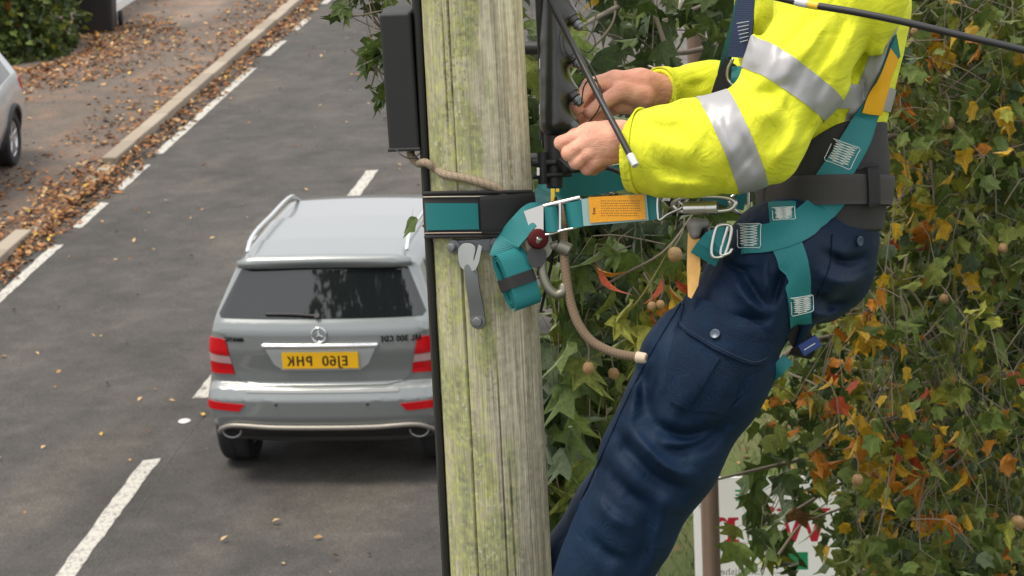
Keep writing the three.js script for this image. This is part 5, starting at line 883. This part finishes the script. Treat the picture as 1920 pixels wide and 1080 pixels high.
const instMat = leafMat(0xffffff), barkG = std([.16, .135, .105], { roughness: .95 }), barkT = std([.15, .125, .09], { roughness: .9 }), stemG = std([.20, .19, .06], { roughness: .8 });
const pick = w => { let s = 0; for (const v of w) s += v; let r = rnd() * s; for (let i = 0; i < w.length; i++) if ((r -= w[i]) < 0) return i; return 0; };
const dummy = new THREE.Object3D();
function leafMatrix(p, dir, size, roll) { const z = dir.clone().normalize(); dummy.position.copy(p); const q = new THREE.Quaternion().setFromUnitVectors(V(0, 1, 0), z); dummy.quaternion.copy(q).multiply(new THREE.Quaternion().setFromAxisAngle(V(0, 1, 0), roll)); dummy.scale.set(size * rr(.75, 1.15), size, size * rr(.4, 2.4)); dummy.updateMatrix(); return dummy.matrix.clone(); }
function makeTree(name, label, o) {
  const base = o.base, t = thing(name, label, 'tree', base, o.group), leaves = [], twigs = [];
  const top = base.clone().add(V(o.lean?.[0] ?? 0, o.height, o.lean?.[1] ?? 0)), tr = [base.clone().add(V(0, -.2, 0)), base.clone().lerp(top, .3).add(V(.06, 0, .05)), base.clone().lerp(top, .65).add(V(-.05, 0, .04)), top];
  const trunkC = new THREE.CatmullRomCurve3(tr); part(t, 'trunk', tube(tr, u => mix(o.trunk, o.trunk * .35, u), 40, 14), barkG);
  const limbs = o.limbs.map(([px, py, d]) => { const e = at(px, py, d), s = trunkC.getPoint(clamp((e.y - base.y - .2) / o.height * .9, .2, .97)), P = [s]; for (let k = 1; k < 5; k++) { const u = k / 5, w = Math.sin(u * Math.PI); P.push(s.clone().lerp(e, u).addScaledVector(FWD, w * rr(.9, 1.4)).add(V(rr(-.14, .14), w * .35 + rr(-.12, .12), 0))); } P.push(e); part(t, 'branch', tube(P, u => mix(.020, .004, u), 36, 7), barkG); return new THREE.CatmullRomCurve3(P); });
  for (const z of o.zones) for (let k = 0; k < z.n; k++) {
    const px = rr(z.x[0], z.x[1]), py = rr(z.y[0], z.y[1]), d = rr(z.d[0], z.d[1]); if (z.mask && !z.mask(px, py, d)) continue;
    const c = at(px, py, d), r = z.spread ?? .10; let best = null, bd = 1e9; for (const l of limbs) for (let u = .15; u <= 1; u += .17) { const q = l.getPoint(u), e = q.distanceTo(c); if (e < bd) { bd = e; best = q; } }
    const td = best.clone().sub(c).normalize().multiplyScalar(.6).add(V(rr(-.6, .6), rr(0, 1), rr(-.6, .6))).normalize(), from = bd < .2 ? best : c.clone().addScaledVector(td, rr(.14, .34));
    const tw = [from, from.clone().lerp(c, .5).add(V(rr(-.05, .05), rr(0, .09), rr(-.05, .05))), c]; twigs.push(new THREE.TubeGeometry(new THREE.CatmullRomCurve3(tw), 5, rr(.0008, .0022), 4));
    const hue = pick(z.w), m = Math.round(rr(z.m[0], z.m[1]));
    for (let q = 0; q < m; q++) {
      const p = c.clone().add(V(rr(-r, r), rr(-r, r) * .9, rr(-r, r))), dir = V(rr(-.8, .8), -1 + rr(-.2, .75), rr(-.8, .8)), size = rr(z.s[0], z.s[1]);
      const col = rnd() < .72 ? hue : pick(z.w); leaves.push({ m: leafMatrix(p, dir, size, rr(0, 6.28)), p, col, kind: z.k ?? pick([5, 2, 3]), size, d: p.clone().sub(EYE).dot(FWD) });
      if (q < 1) twigs.push(new THREE.TubeGeometry(new THREE.LineCurve3(c, p), 1, .0011, 3));
    }
  }
  for (const [px, py, d, col, kind, size, dx, dy] of o.extra ?? []) { const p = at(px, py, d), dir = RGT.clone().multiplyScalar(dx).addScaledVector(UPV, -dy).addScaledVector(FWD, rr(-.3, .1)); leaves.push({ m: leafMatrix(p, dir, size, rr(-.5, .5)), p, col, kind, size, d: d - 3 }); }
  const inF = l => { const q = toPx(l.p); return q[0] > 0 && q[0] < 1920 && q[1] > 0 && q[1] < 1080; };
  const near = leaves.filter(inF).sort((a, b) => a.d / a.size - b.d / b.size).slice(0, 300), set = new Set(near);
  for (const l of near) { const m = new THREE.Mesh(LEAF[l.kind], leafMats[l.col]); m.name = 'leaf'; m.castShadow = m.receiveShadow = true; m.applyMatrix4(new THREE.Matrix4().makeTranslation(-base.x, -base.y, -base.z).multiply(l.m)); t.add(m); }
  const rest = leaves.filter(l => !set.has(l)), im = new THREE.InstancedMesh(LEAF[o.kind ?? 0], instMat, rest.length), cc_ = new THREE.Color(), sh = new THREE.Matrix4().makeTranslation(-base.x, -base.y, -base.z);
  rest.forEach((l, i) => { im.setMatrixAt(i, sh.clone().multiply(l.m)); const v = rr(.75, 1.25), c = COL[l.col]; im.setColorAt(i, cc_.setRGB(c[0] * v, c[1] * v, c[2] * v)); });
  im.name = 'foliage'; im.userData.kind = 'stuff'; im.castShadow = im.receiveShadow = true; t.add(im);
  const tg = part(t, 'twigs', merge(twigs), barkT); tg.userData.kind = 'stuff';
  // fruit
  const fg = new THREE.SphereGeometry(1, 14, 10); { const p = fg.attributes.position; for (let i = 0; i < p.count; i++) { const x = p.getX(i), y = p.getY(i), z = p.getZ(i), k = 1 + .05 * Math.sin(5 * Math.atan2(z, x)) * (1 - y * y) - .06 * Math.max(0, y) ** 3; p.setXYZ(i, x * k * .92, y * 1.04 * k, z * k * .92); } fg.computeVertexNormals(); }
  const fm = std(0xffffff, { roughness: .7, map: dataTex(64, 64, (i, j) => { const n = fbm(i / 9, j / 9, 3, 7), g = hash(i, j, 6) > .9 ? .7 : 1; return [(128 + n * 40) * g, (100 + n * 36) * g, (64 + n * 30) * g]; }, true) });
  for (const [px, py, d, r] of o.fruit ?? []) { const p = at(px, py, d).sub(base), m = new THREE.Mesh(fg, fm); m.name = 'fruit'; m.scale.setScalar(r); m.position.copy(p); m.rotation.set(rr(-.4, .4), rr(0, 6), rr(-.4, .4)); m.castShadow = true; t.add(m); const s = p.clone().add(V(0, r, 0)), e = s.clone().add(V(rr(-.03, .03), .07, rr(-.03, .03))); lpart(t, 'fruit_stalk', new THREE.TubeGeometry(new THREE.CatmullRomCurve3([s, s.clone().lerp(e, .5).add(V(.008, 0, 0)), e]), 6, .0022, 5), barkT); }
  for (const b of o.boughs ?? []) { const P = b.p.map(q => at(...q)); part(t, 'branch', tube(P, u => mix(b.r * .8, b.r * .2, u), P.length * 8, 7), b.g ? stemG : barkT); }
  return t;
}
// masks in picture rows and columns keep the gaps that the photograph shows between the boughs
const gapN = (px, py, s) => fbm(px / s + 11, py / s + 4, 3);
makeTree('broadleaf_tree', 'green broadleaf tree with lobed leaves behind the pole and the working hands', {
  base: rd(9.5, 1.25, .085), height: 7.0, trunk: .10, kind: 0,
  limbs: [[1120, 620, 7.0], [1180, 480, 6.9], [1080, 760, 7.2], [1120, 60, 7.6], [1240, 40, 7.8], [1010, 90, 6.4], [720, 60, 5.7], [1340, 900, 8.6], [1450, 980, 9.4], [1060, 900, 7.4]],
  zones: [
    { n: 62, x: [1035, 1300], y: [420, 700], d: [6.5, 7.7], m: [5, 9], s: [.075, .125], w: [6, 10, 9, 3, 2, .3, .3, .1, .5, 6], mask: (x, y) => gapN(x, y, 70) > .40 },
    { n: 54, x: [1025, 1230], y: [680, 930], d: [6.8, 7.9], m: [5, 8], s: [.08, .13], w: [5, 9, 7, 2, 1, .2, .1, .1, .6, 8], mask: (x, y) => x < 1230 - (y - 680) * .35 && gapN(x, y, 70) > .42 },
    { n: 40, x: [1050, 1290], y: [380, 440], d: [6.8, 7.6], m: [5, 8], s: [.08, .12], w: [8, 9, 6, 2, 0, .2, .1, 0, 1, 8] },
    { n: 64, x: [985, 1400], y: [-160, 150], d: [7.0, 9.0], m: [5, 9], s: [.06, .10], w: [16, 9, 3, .6, .1, .3, .3, .2, .8, 4], mask: (x, y) => gapN(x + 300, y, 60) > .36 && Math.abs(x - 1297) > 62 },
    { n: 20, x: [985, 1060], y: [40, 330], d: [6.2, 7.2], m: [4, 7], s: [.07, .11], w: [8, 9, 4, 1, .3, .5, .3, 0, .6, 6] },
    { n: 8, x: [1400, 1466], y: [880, 1070], d: [9.3, 10.8], m: [4, 6], s: [.10, .15], w: [14, 12, 4, 1, .3, .2, .1, 0, .5, 5] },
    { n: 6, x: [690, 735], y: [-80, 6], d: [5.5, 5.8], m: [2, 3], s: [.045, .06], w: [6, 9, 3, 0, 0, 0, 0, 0, 0, 4], spread: .03, k: 2 },
    { n: 2, x: [636, 652], y: [6, 30], d: [5.6, 5.62], m: [3, 3], s: [.045, .055], w: [1, 4, 0, 0, 0, 0, 0, 0, 0, 1], spread: .02, k: 2 },
    { n: 7, x: [700, 728], y: [45, 130], d: [5.55, 5.7], m: [2, 4], s: [.05, .062], w: [3, 9, 5, 0, 0, 0, 0, 0, 0, 3], spread: .02, k: 2 },
    { n: 1, x: [692, 697], y: [168, 172], d: [5.6, 5.65], m: [4, 4], s: [.05, .06], w: [1, 9, 5, 0, 0, 0, 0, 0, 0, 2], spread: .022, k: 2 },
    { n: 1, x: [722, 725], y: [160, 164], d: [5.6, 5.65], m: [1, 1], s: [.055, .06], w: [1, 9, 5, 0, 0, 0, 0, 0, 0, 2], spread: .01, k: 2 }],
  extra: [[772, 405, 5.3, 1, 2, .05, -.1, 1], [802, 416, 5.3, 2, 2, .045, .2, 1], [1128, 505, 6.3, 7, 1, .075, .3, 1], [1118, 500, 6.32, 6, 1, .06, .7, .6], [1240, 520, 6.4, 7, 1, .07, -.2, 1], [1255, 535, 6.4, 6, 1, .07, .5, 1], [1268, 525, 6.4, 7, 1, .065, .8, .8], [1230, 555, 6.42, 6, 1, .06, -.4, 1], [1250, 575, 6.4, 6, 0, .07, .1, 1], [1222, 585, 6.4, 7, 1, .06, .2, 1], [1260, 560, 6.4, 5, 1, .06, .1, 1], [1180, 560, 6.4, 4, 0, .09, -.3, 1], [1160, 590, 6.4, 4, 0, .09, .2, 1], [1195, 610, 6.4, 4, 0, .095, .1, 1], [1170, 625, 6.42, 3, 0, .09, -.4, 1], [1150, 540, 6.42, 3, 1, .08, -.3, 1], [1205, 580, 6.4, 4, 1, .08, .5, 1], [1215, 625, 6.42, 5, 1, .05, 0, 1], [1235, 640, 6.42, 6, 1, .06, -.2, 1], [1200, 650, 6.45, 3, 0, .08, 0, 1], [1065, 640, 6.5, 2, 0, .11, -.2, 1], [1090, 670, 6.5, 3, 0, .11, .2, 1], [1055, 720, 6.5, 1, 0, .11, 0, 1], [1110, 690, 6.5, 3, 1, .09, .3, 1], [1075, 800, 6.6, 1, 0, .12, .1, 1], [1060, 840, 6.6, 9, 0, .12, -.2, 1]],
  fruit: [[1265, 477, 6.4, .019], [1222, 574, 6.38, .012], [1238, 571, 6.38, .012], [1104, 690, 6.45, .016], [1206, 592, 6.5, .010], [1150, 700, 6.6, .015]],
  boughs: [{ p: [[1030, 720, 7.1], [1090, 570, 6.7], [1160, 520, 6.5], [1240, 475, 6.4], [1300, 400, 6.6]], r: .009 }, { p: [[1110, 640, 6.7], [1098, 600, 6.6], [1112, 560, 6.6]], r: .005 }, { p: [[1160, 600, 6.55], [1200, 560, 6.45], [1262, 455, 6.4]], r: .005, g: 1 }, { p: [[1245, 80, 7.4], [1225, 10, 7.4], [1215, -80, 7.4]], r: .009 }, { p: [[1080, 120, 7.2], [1150, 40, 7.2], [1140, -60, 7.3]], r: .006 }, { p: [[1385, 120, 8], [1300, 60, 7.9], [1220, 60, 7.8]], r: .007 }, { p: [[658, 92, 5.62], [690, 118, 5.62], [728, 146, 5.62], [800, 190, 5.7], [900, 230, 5.9], [1010, 260, 6.4]], r: .003 }, { p: [[620, 22, 5.62], [660, 30, 5.62], [720, 20, 5.65], [800, 20, 5.8]], r: .003 }, { p: [[1325, 925, 9.2], [1340, 900, 9.2], [1368, 870, 9.3]], r: .006, g: 1 }, { p: [[1460, 1040, 9.6], [1500, 985, 9.6], [1560, 935, 9.8]], r: .008 }]
});
const hot = [[1620, 612, 40], [1742, 745, 34], [1810, 830, 60], [1672, 880, 50], [1770, 985, 40], [1530, 862, 46], [1700, 400, 60], [1690, 250, 60], [1590, 800, 40], [1720, 90, 60], [1850, 690, 40], [1650, 580, 50]];
const nearHot = (x, y) => hot.some(h => Math.hypot(x - h[0], y - h[1]) < h[2]);
makeTree('autumn_tree', 'dense autumn tree with yellow and orange leaves and tan fruit behind the worker', {
  base: rd(9.6, 2.75, .085), height: 7.6, trunk: .16, kind: 2,
  limbs: [[1700, 200, 8.6], [1620, 420, 8.4], [1760, 500, 8.4], [1850, 330, 8.8], [1680, 680, 8.6], [1800, 760, 8.8], [1560, 820, 8.9], [1720, 920, 9.0], [1880, 900, 9.2], [1480, 760, 9.2], [1950, 600, 9], [1700, 40, 8.8], [1900, 100, 9.0], [1620, 100, 9.4], [1500, 980, 9.6], [2100, 300, 9.4], [2100, 700, 9.4], [1980, -100, 9.6], [1720, -200, 9.4]],
  zones: [
    { n: 430, x: [1640, 2050], y: [-200, 560], d: [8.2, 10.2], m: [6, 10], s: [.045, .08], w: [4, 11, 16, 10, 4, 1.8, 1.0, .15, .3, 4], spread: .12 },
    { n: 420, x: [1420, 2050], y: [540, 1180], d: [8.5, 10.5], m: [6, 10], s: [.045, .08], w: [6, 12, 14, 8, 3, 1, .7, .1, .5, 4], spread: .12, mask: (x, y) => x > 1500 - (y - 540) * .12 && !(x > 1290 && x < 1590 && y > 850 && rnd() < .985) },
    { n: 60, x: [1300, 1720], y: [-300, 60], d: [8.6, 10.4], m: [5, 8], s: [.07, .11], w: [12, 10, 5, 2, 1, .6, .5, .2, 1, 5], spread: .12 },
    { n: 260, x: [1450, 2250], y: [-200, 1200], d: [10.4, 12.0], m: [5, 8], s: [.08, .12], w: [16, 10, 4, 1, .5, .3, .3, .1, 2, 4], spread: .16, mask: (x, y) => !(x < 1600 && y > 800) },
    { n: 300, x: [1560, 1920], y: [60, 1060], d: [8.0, 8.4], m: [3, 5], s: [.055, .085], w: [0, 0, 1, 2, 4, 8, 6, 1, 0, 0], spread: .045, k: 1, mask: (x, y) => nearHot(x, y) && rnd() < .45 },
    { n: 22, x: [1640, 1920], y: [60, 1060], d: [8.0, 8.5], m: [1, 2], s: [.05, .075], w: [0, 0, 1, 2, 3, 8, 6, 1, 0, 0], spread: .03, k: 1 },
    { n: 190, x: [1560, 1960], y: [-40, 1080], d: [7.9, 8.5], m: [4, 7], s: [.045, .075], w: [0, 4, 12, 10, 5, 1, .4, 0, 0, 3], spread: .09, mask: (x, y) => x > 1660 - Math.max(0, y - 560) * .3 && gapN(x, y, 90) > .42 && !(x < 1600 && y > 860) },
    { n: 20, x: [1440, 1640], y: [690, 860], d: [8.4, 9.0], m: [2, 4], s: [.06, .09], w: [1, 3, 5, 3, 3, 4, 4, 1, 0, 0], spread: .05, k: 1 }],
  extra: [[1620, 600, 8.1, 5, 1, .07, .5, 1], [1605, 610, 8.1, 6, 1, .08, -.5, 1], [1615, 625, 8.1, 5, 1, .075, .1, 1], [1640, 585, 8.1, 5, 1, .085, .1, 1], [1600, 590, 8.12, 6, 1, .07, -.2, 1], [1738, 725, 8.1, 7, 1, .085, -.3, 1], [1748, 725, 8.1, 6, 1, .08, .3, 1], [1800, 810, 8.1, 5, 1, .08, .2, 1], [1808, 880, 8.1, 5, 1, .085, -.1, 1], [1770, 960, 8.1, 5, 1, .09, -.4, 1], [1808, 960, 8.1, 5, 1, .07, .2, 1], [1675, 870, 8.1, 6, 1, .1, -.1, 1], [1680, 850, 8.1, 5, 1, .09, .2, 1], [1530, 850, 8.5, 6, 1, .085, 0, 1], [1534, 880, 8.5, 4, 1, .09, .05, 1], [1840, 770, 8.2, 3, 1, .1, .3, 1], [1800, 800, 8.1, 3, 1, .09, .1, 1], [1560, 705, 8.4, 5, 1, .07, -.4, 1], [1430, 745, 8.5, 5, 1, .05, 0, 1], [1690, 620, 8.3, 2, 0, .1, .2, 1], [1870, 620, 8.3, 2, 1, .12, .1, 1]],
  fruit: [[1778, 230, 8.0, .020], [1641, 795, 8.0, .018], [1608, 900, 8.0, .019], [1880, 465, 8.1, .017], [1908, 980, 8.1, .024], [1770, 560, 8.2, .016], [1715, 60, 8.2, .015]],
  boughs: [
    { p: [[1790, 760, 8.5], [1740, 690, 8.3], [1690, 640, 8.2], [1640, 560, 8.2], [1600, 500, 8.3]], r: .008 }, { p: [[1620, 800, 8.4], [1670, 700, 8.3], [1720, 640, 8.3], [1780, 600, 8.4]], r: .006 }, { p: [[1870, 880, 8.4], [1820, 800, 8.2], [1790, 700, 8.2], [1770, 620, 8.2]], r: .009 }, { p: [[1680, 940, 8.5], [1730, 890, 8.3], [1790, 850, 8.3], [1830, 770, 8.3]], r: .008 }, { p: [[1480, 700, 8.8], [1540, 730, 8.5], [1600, 790, 8.4], [1610, 860, 8.3]], r: .006 }, { p: [[1700, 480, 8.3], [1690, 560, 8.25], [1720, 650, 8.2]], r: .007 }, { p: [[1790, 110, 8.3], [1760, 150, 8.25], [1765, 180, 8.2]], r: .009 }, { p: [[1900, 120, 8.4], [1880, 60, 8.4], [1850, -40, 8.5]], r: .008 }, { p: [[1820, 40, 8.3], [1830, -20, 8.4], [1800, -90, 8.5]], r: .007 }, { p: [[1800, 450, 8.3], [1790, 530, 8.3], [1812, 620, 8.3], [1808, 700, 8.4]], r: .006, g: 1 }, { p: [[1920, 700, 8.5], [1850, 700, 8.4], [1800, 730, 8.4]], r: .006 }, { p: [[1745, 300, 8.3], [1750, 400, 8.3], [1720, 500, 8.35]], r: .006 }, { p: [[1880, 560, 8.4], [1830, 640, 8.35], [1760, 700, 8.35]], r: .006 }, { p: [[1660, 500, 8.3], [1720, 560, 8.3], [1760, 640, 8.3], [1820, 700, 8.4]], r: .007 }, { p: [[1560, 640, 8.4], [1620, 680, 8.35], [1640, 760, 8.35]], r: .005 }, { p: [[1900, 780, 8.4], [1840, 740, 8.4], [1790, 690, 8.3]], r: .006 }, { p: [[1760, 225, 8.1], [1755, 195, 8.1], [1730, 185, 8.15], [1800, 190, 8.1]], r: .003, g: 1 }]
});
// low leafy shrubs behind the tree
function bush(name, label, base, rx, ry, rz, n, size, w, kind = 2, cat = 'shrub') {
  const t = thing(name, label, cat, base), im = new THREE.InstancedMesh(LEAF[kind], instMat, n), c = new THREE.Color();
  for (let i = 0; i < n; i++) { const a = rr(0, 6.2832), e = Math.acos(rr(-.15, 1)), k = Math.pow(rnd(), .33) * (.82 + .36 * fbm(a * 1.6 + 5, e * 3 + base.x, 3)), p = V(Math.cos(a) * Math.sin(e) * rx * k, Math.max(.02, ry * (.02 + Math.cos(e) * k)), Math.sin(a) * Math.sin(e) * rz * k); im.setMatrixAt(i, leafMatrix(p, V(p.x / rx + rr(-.7, .7), rr(-.6, .8), p.z / rz + rr(-.7, .7)), size * rr(.7, 1.3), rr(0, 6.28))); const q = COL[pick(w)], v = rr(.7, 1.35); im.setColorAt(i, c.setRGB(q[0] * v, q[1] * v, q[2] * v)); }
  im.name = 'foliage'; im.userData.kind = 'stuff'; im.castShadow = im.receiveShadow = true; t.add(im);
  const st = []; for (let k = 0; k < 9; k++) { const a = rr(0, 6.28), e = V(Math.cos(a) * rx * .6, ry * rr(.5, .85), Math.sin(a) * rz * .6); lpart(t, 'stem', tube([V(e.x * .08, -.05, e.z * .08), V(e.x * .4, e.y * .55, e.z * .35), e], u => mix(.022, .006, u), 10, 6), barkG); }
  return t;
}
bush('hedge_shrub', 'dark green shrub growing on the lawn behind the white board', rd(14.5, 1.2, .08), 1.5, 3.4, 1.3, 5200, .12, [14, 10, 5, 1, .3, .2, .1, 0, 1.5, 3]);
bush('hedge_shrub', 'tall dark shrub growing behind the autumn tree trunk', rd(14.0, 3.9, .08), 1.9, 4.6, 1.6, 6000, .13, [14, 10, 4, 1, .3, .2, .1, 0, 1.5, 3]);
bush('hedge_shrub', 'broad dark shrub at the far side of the lawn', rd(19.5, 2.6, .08), 2.6, 4.2, 1.6, 6000, .14, [14, 10, 4, 1, .3, .2, .1, 0, 1.5, 3]);
bush('roadside_bush', 'bright green bush between the parked hatchback and the bin', rd(40.1, -13.6, .08), 1.5, 2.3, 1.3, 5200, .12, [4, 9, 12, 5, 1.5, .1, .05, 0, .6, 5], 2, 'bush');
bush('roadside_bush', 'pale leafy bush standing behind the parked hatchback', rd(42.6, -15.2, .08), 1.6, 2.7, 1.4, 4200, .14, [4, 8, 9, 7, 3, .3, .1, 0, 1.5, 6], 2, 'bush');

// street tree whose crown hangs over the road (mirrored by the car's rear window)
{
  const base = V(-.20, .10, -16.5), t = thing('street_tree', 'round-crowned street tree standing on the pavement behind the pole', 'tree', base), n = 5200, im = new THREE.InstancedMesh(LEAF[2], instMat, n), c = new THREE.Color(), C = V(-1.9, 8.6, -.3);
  lpart(t, 'trunk', tube([V(0, -.2, 0), V(-.02, 2.5, 0), V(-.06, 4.8, 0), V(-.7, 6.6, -.1), V(-1.6, 8.0, -.2)], u => mix(.13, .05, u), 40, 12), barkG);
  for (const e of [[-2.8, 9.2, .3], [-1.2, 9.6, -.9], [-2.2, 9.4, -1.2], [-1.0, 8.8, .6], [-2.6, 8.2, -.9]]) lpart(t, 'branch', tube([V(-1.0, 7.1, -.13), V(mix(-1, e[0], .5), mix(7.1, e[1], .45), e[2] * .4), V(...e)], u => mix(.045, .012, u), 14, 7), barkG);
  for (let i = 0; i < n; i++) { const a = rr(0, 6.2832), e = Math.acos(rr(-1, 1)), k = Math.pow(rnd(), .4) * (.7 + .6 * fbm(a * 2 + 5, e * 4, 3)), p = V(C.x + Math.cos(a) * Math.sin(e) * 1.75 * k, C.y + Math.cos(e) * 1.6 * k, C.z + Math.sin(a) * Math.sin(e) * 1.75 * k); im.setMatrixAt(i, leafMatrix(p, V(rr(-1, 1), rr(-1, .4), rr(-1, 1)), rr(.10, .17), rr(0, 6.28))); const q = COL[pick([10, 8, 3, 1, .5, 0, 0, 0, 0, 0])]; im.setColorAt(i, c.setRGB(...q)); }
  im.name = 'foliage'; im.userData.kind = 'stuff'; im.castShadow = im.receiveShadow = true; t.add(im);
}
// ------------------------------------------------------------------ post and agent's board
{
  const b = at(1332, 985, 12.2), t = thing('wooden_post', 'slender tall brown post rising in front of the white board', 'post', V(b.x, .085, b.z));
  lpart(t, 'shaft', rod(V(0, -.1, 0), V(0, 6.6, 0), .044, .040, 20), std(0xffffff, { roughness: .85, map: dataTex(128, 512, (i, j) => { const n = fbm(i / 8, j / 60, 4), m = hash(i, j >> 2, 3); const v = .75 + .35 * n + .06 * m; return [118 * v, 98 * v, 84 * v]; }, true) }));
  lpart(t, 'post_cap', new THREE.SphereGeometry(.044, 16, 8).scale(1, .5, 1).translate(0, 6.6, 0), std([.2, .16, .13]));
  const tex = canvasTex(560, 760, (x, w, h) => {
    x.fillStyle = '#f7f7f5'; x.fillRect(0, 0, w, h); x.translate(w, 0); x.scale(-1, 1); x.textBaseline = 'alphabetic';
    x.fillStyle = '#178a5c'; x.font = 'bold 60px sans-serif'; x.fillText('F', 150, 92); x.fillText('L', 300, 92); x.fillText('E', 370, 92);
    x.fillStyle = '#b3122e'; x.font = 'bold 190px serif'; x.fillText('W', 40, 262); x.fillText('i', 235, 262); x.fillText('n', 385, 262);
    x.fillStyle = '#1d2326'; x.font = '84px serif'; x.fillText('&', 330, 345); x.fillText('C', 412, 345); x.fillStyle = '#55585a'; x.font = '34px serif'; x.fillText('Established', 300, 395);
    x.fillStyle = '#178a5c'; x.fillRect(128, 305, 74, 72); x.font = 'bold 84px sans-serif'; x.fillText('01', 70, 490); x.fillText('040', 380, 490);
    x.fillStyle = '#b3122e'; x.fillRect(40, 540, 480, 10);
  });
  const c = at(1437, 897, 12.35), s = thing('agent_board', 'white board with red, black and green lettering behind the leaves', 'sign board', V(c.x, c.y - .92, c.z)); s.rotation.y = -.1;
  lpart(s, 'panel', box(.685, .93, .012, .003).translate(0, .465, 0), std([.70, .70, .68], { roughness: .5 }));
  lpart(s, 'lettering', new THREE.PlaneGeometry(.679, .924).translate(0, .465, .0075), std(0xffffff, { map: tex, roughness: .5 }));
  for (const y of [.12, .8]) { lpart(s, 'fixing', rod(V(-.30, y, .006), V(-.30, y, .012), .02, .02, 14, .002), std([.7, .7, .7], { roughness: .4 })); }
  lpart(s, 'batten', box(.05, 1.4, .03, .004).translate(-.05, .2, -.024), std([.5, .5, .48]));
}
// grass blades on the lawn
{
  const g = geoFrom([-.5, 0, 0, .5, 0, 0, .3, .55, .06, 0, 1, .22, -.3, .55, .06], [0, 1, 2, 0, 2, 4, 4, 2, 3]), n = 9000, im = new THREE.InstancedMesh(g, std(0xffffff, { roughness: .8 }), n), c = new THREE.Color();
  for (let i = 0; i < n; i++) { const s = 12 + 14 * Math.pow(rnd(), .8), p = rd(s, rr(-1.42, 1.6), .085), h = rr(.05, .13); dummy.position.copy(p); dummy.rotation.set(rr(-.6, .6), rr(0, 6.28), rr(-.6, .6)); dummy.scale.set(rr(.006, .012), h, h); dummy.updateMatrix(); im.setMatrixAt(i, dummy.matrix); const v = rr(.7, 1.4), y = rnd() < .2 ? 1.5 : 1; im.setColorAt(i, c.setRGB(.075 * v * y, .12 * v, .03 * v)); }
  im.name = 'grass'; im.castShadow = im.receiveShadow = true; im.userData = { kind: 'stuff', label: 'short green grass growing on the lawn by the board', category: 'grass' }; scene.add(im);
}
// ------------------------------------------------------------------ fallen leaves
{
  const N = [], add = (n, f) => { for (let k = 0; k < n; k++) { const q = f(); if (q) N.push(q); } };
  add(2600, () => { const s = rr(24, 46), w = fbm(s * .9, 3, 3); return [s, -9.29 + Math.pow(rnd(), 1.4) * (.20 + .25 * w), .004]; });
  add(2700, () => { const s = 30 + (rnd() + rnd() + rnd() - 1.5) * 3.2, t = -9.2 - Math.pow(rnd(), 1.7) * 2.0; return fbm(s * 1.7, t * 1.7, 3) > .40 ? [s, t, .05] : null; });
  add(2600, () => { const s = rr(24, 47), t = rr(-13, -9.5); return fbm(s * .8 + 20, t * 1.0 + 2, 3) * rnd() > .30 ? [s, t, .09] : null; });
  add(3200, () => { const a = rr(-1.2, 2.6), r = 1.0 + Math.pow(rnd(), 1.2) * 1.5, p = [40.0 - Math.cos(a) * r * 1.5, -12.9 + Math.sin(a) * r, .09]; return p; });
  add(1100, () => { const s = rr(33, 47), t = -9.52 - Math.pow(rnd(), 2.2) * .9; return [s, t, .09]; });
  add(330, () => { const s = rr(18, 46), t = rr(-9, -3.2); return rnd() < .35 + .65 * sst(-5, -8, t) ? [s, t, .004] : null; });
  add(240, () => [rr(14, 30), rr(-2.7, -1.5), .104]); add(260, () => [rr(13, 24), rr(-1.4, .8), .10]);
  const g = geoFrom([0, 0, 0, .3, .35, .12, 0, 1, .05, -.3, .35, .14, 0, .45, -.04, .18, .75, .12, -.17, .72, .10], [0, 1, 4, 1, 5, 4, 5, 2, 4, 2, 6, 4, 6, 3, 4, 3, 0, 4]);
  const im = new THREE.InstancedMesh(g, std(0xffffff, { roughness: .85 }), N.length), c = new THREE.Color(), LC = [[.29, .125, .042], [.21, .088, .034], [.37, .21, .085], [.14, .066, .03], [.46, .31, .16], [.085, .046, .025], [.55, .36, .05]];
  N.forEach(([s, t, y], i) => { const p = rd(s, t, y + rr(.004, .022)), road_ = y < .01 && t > -8.8; dummy.position.copy(p); dummy.rotation.set(-Math.PI / 2 + rr(-.5, .5), rr(-.5, .5), rr(0, 6.28)); dummy.rotation.order = 'XYZ'; dummy.scale.setScalar(rr(.03, .075 + .05 * rnd()) * (road_ ? .8 : 1)); dummy.updateMatrix(); im.setMatrixAt(i, dummy.matrix); const q = LC[pick(road_ ? [1, 1, 4, 1, 6, 0, 2] : [8, 8, 6, 5, 3, 3, .5])]; const v = rr(.75, 1.25); im.setColorAt(i, c.setRGB(q[0] * v, q[1] * v, q[2] * v)); });
  im.name = 'fallen_leaves'; im.castShadow = im.receiveShadow = true; im.userData = { kind: 'stuff', label: 'brown and orange fallen leaves along the kerb and footway', category: 'leaves' }; scene.add(im);
}

renderer.render(scene, camera);
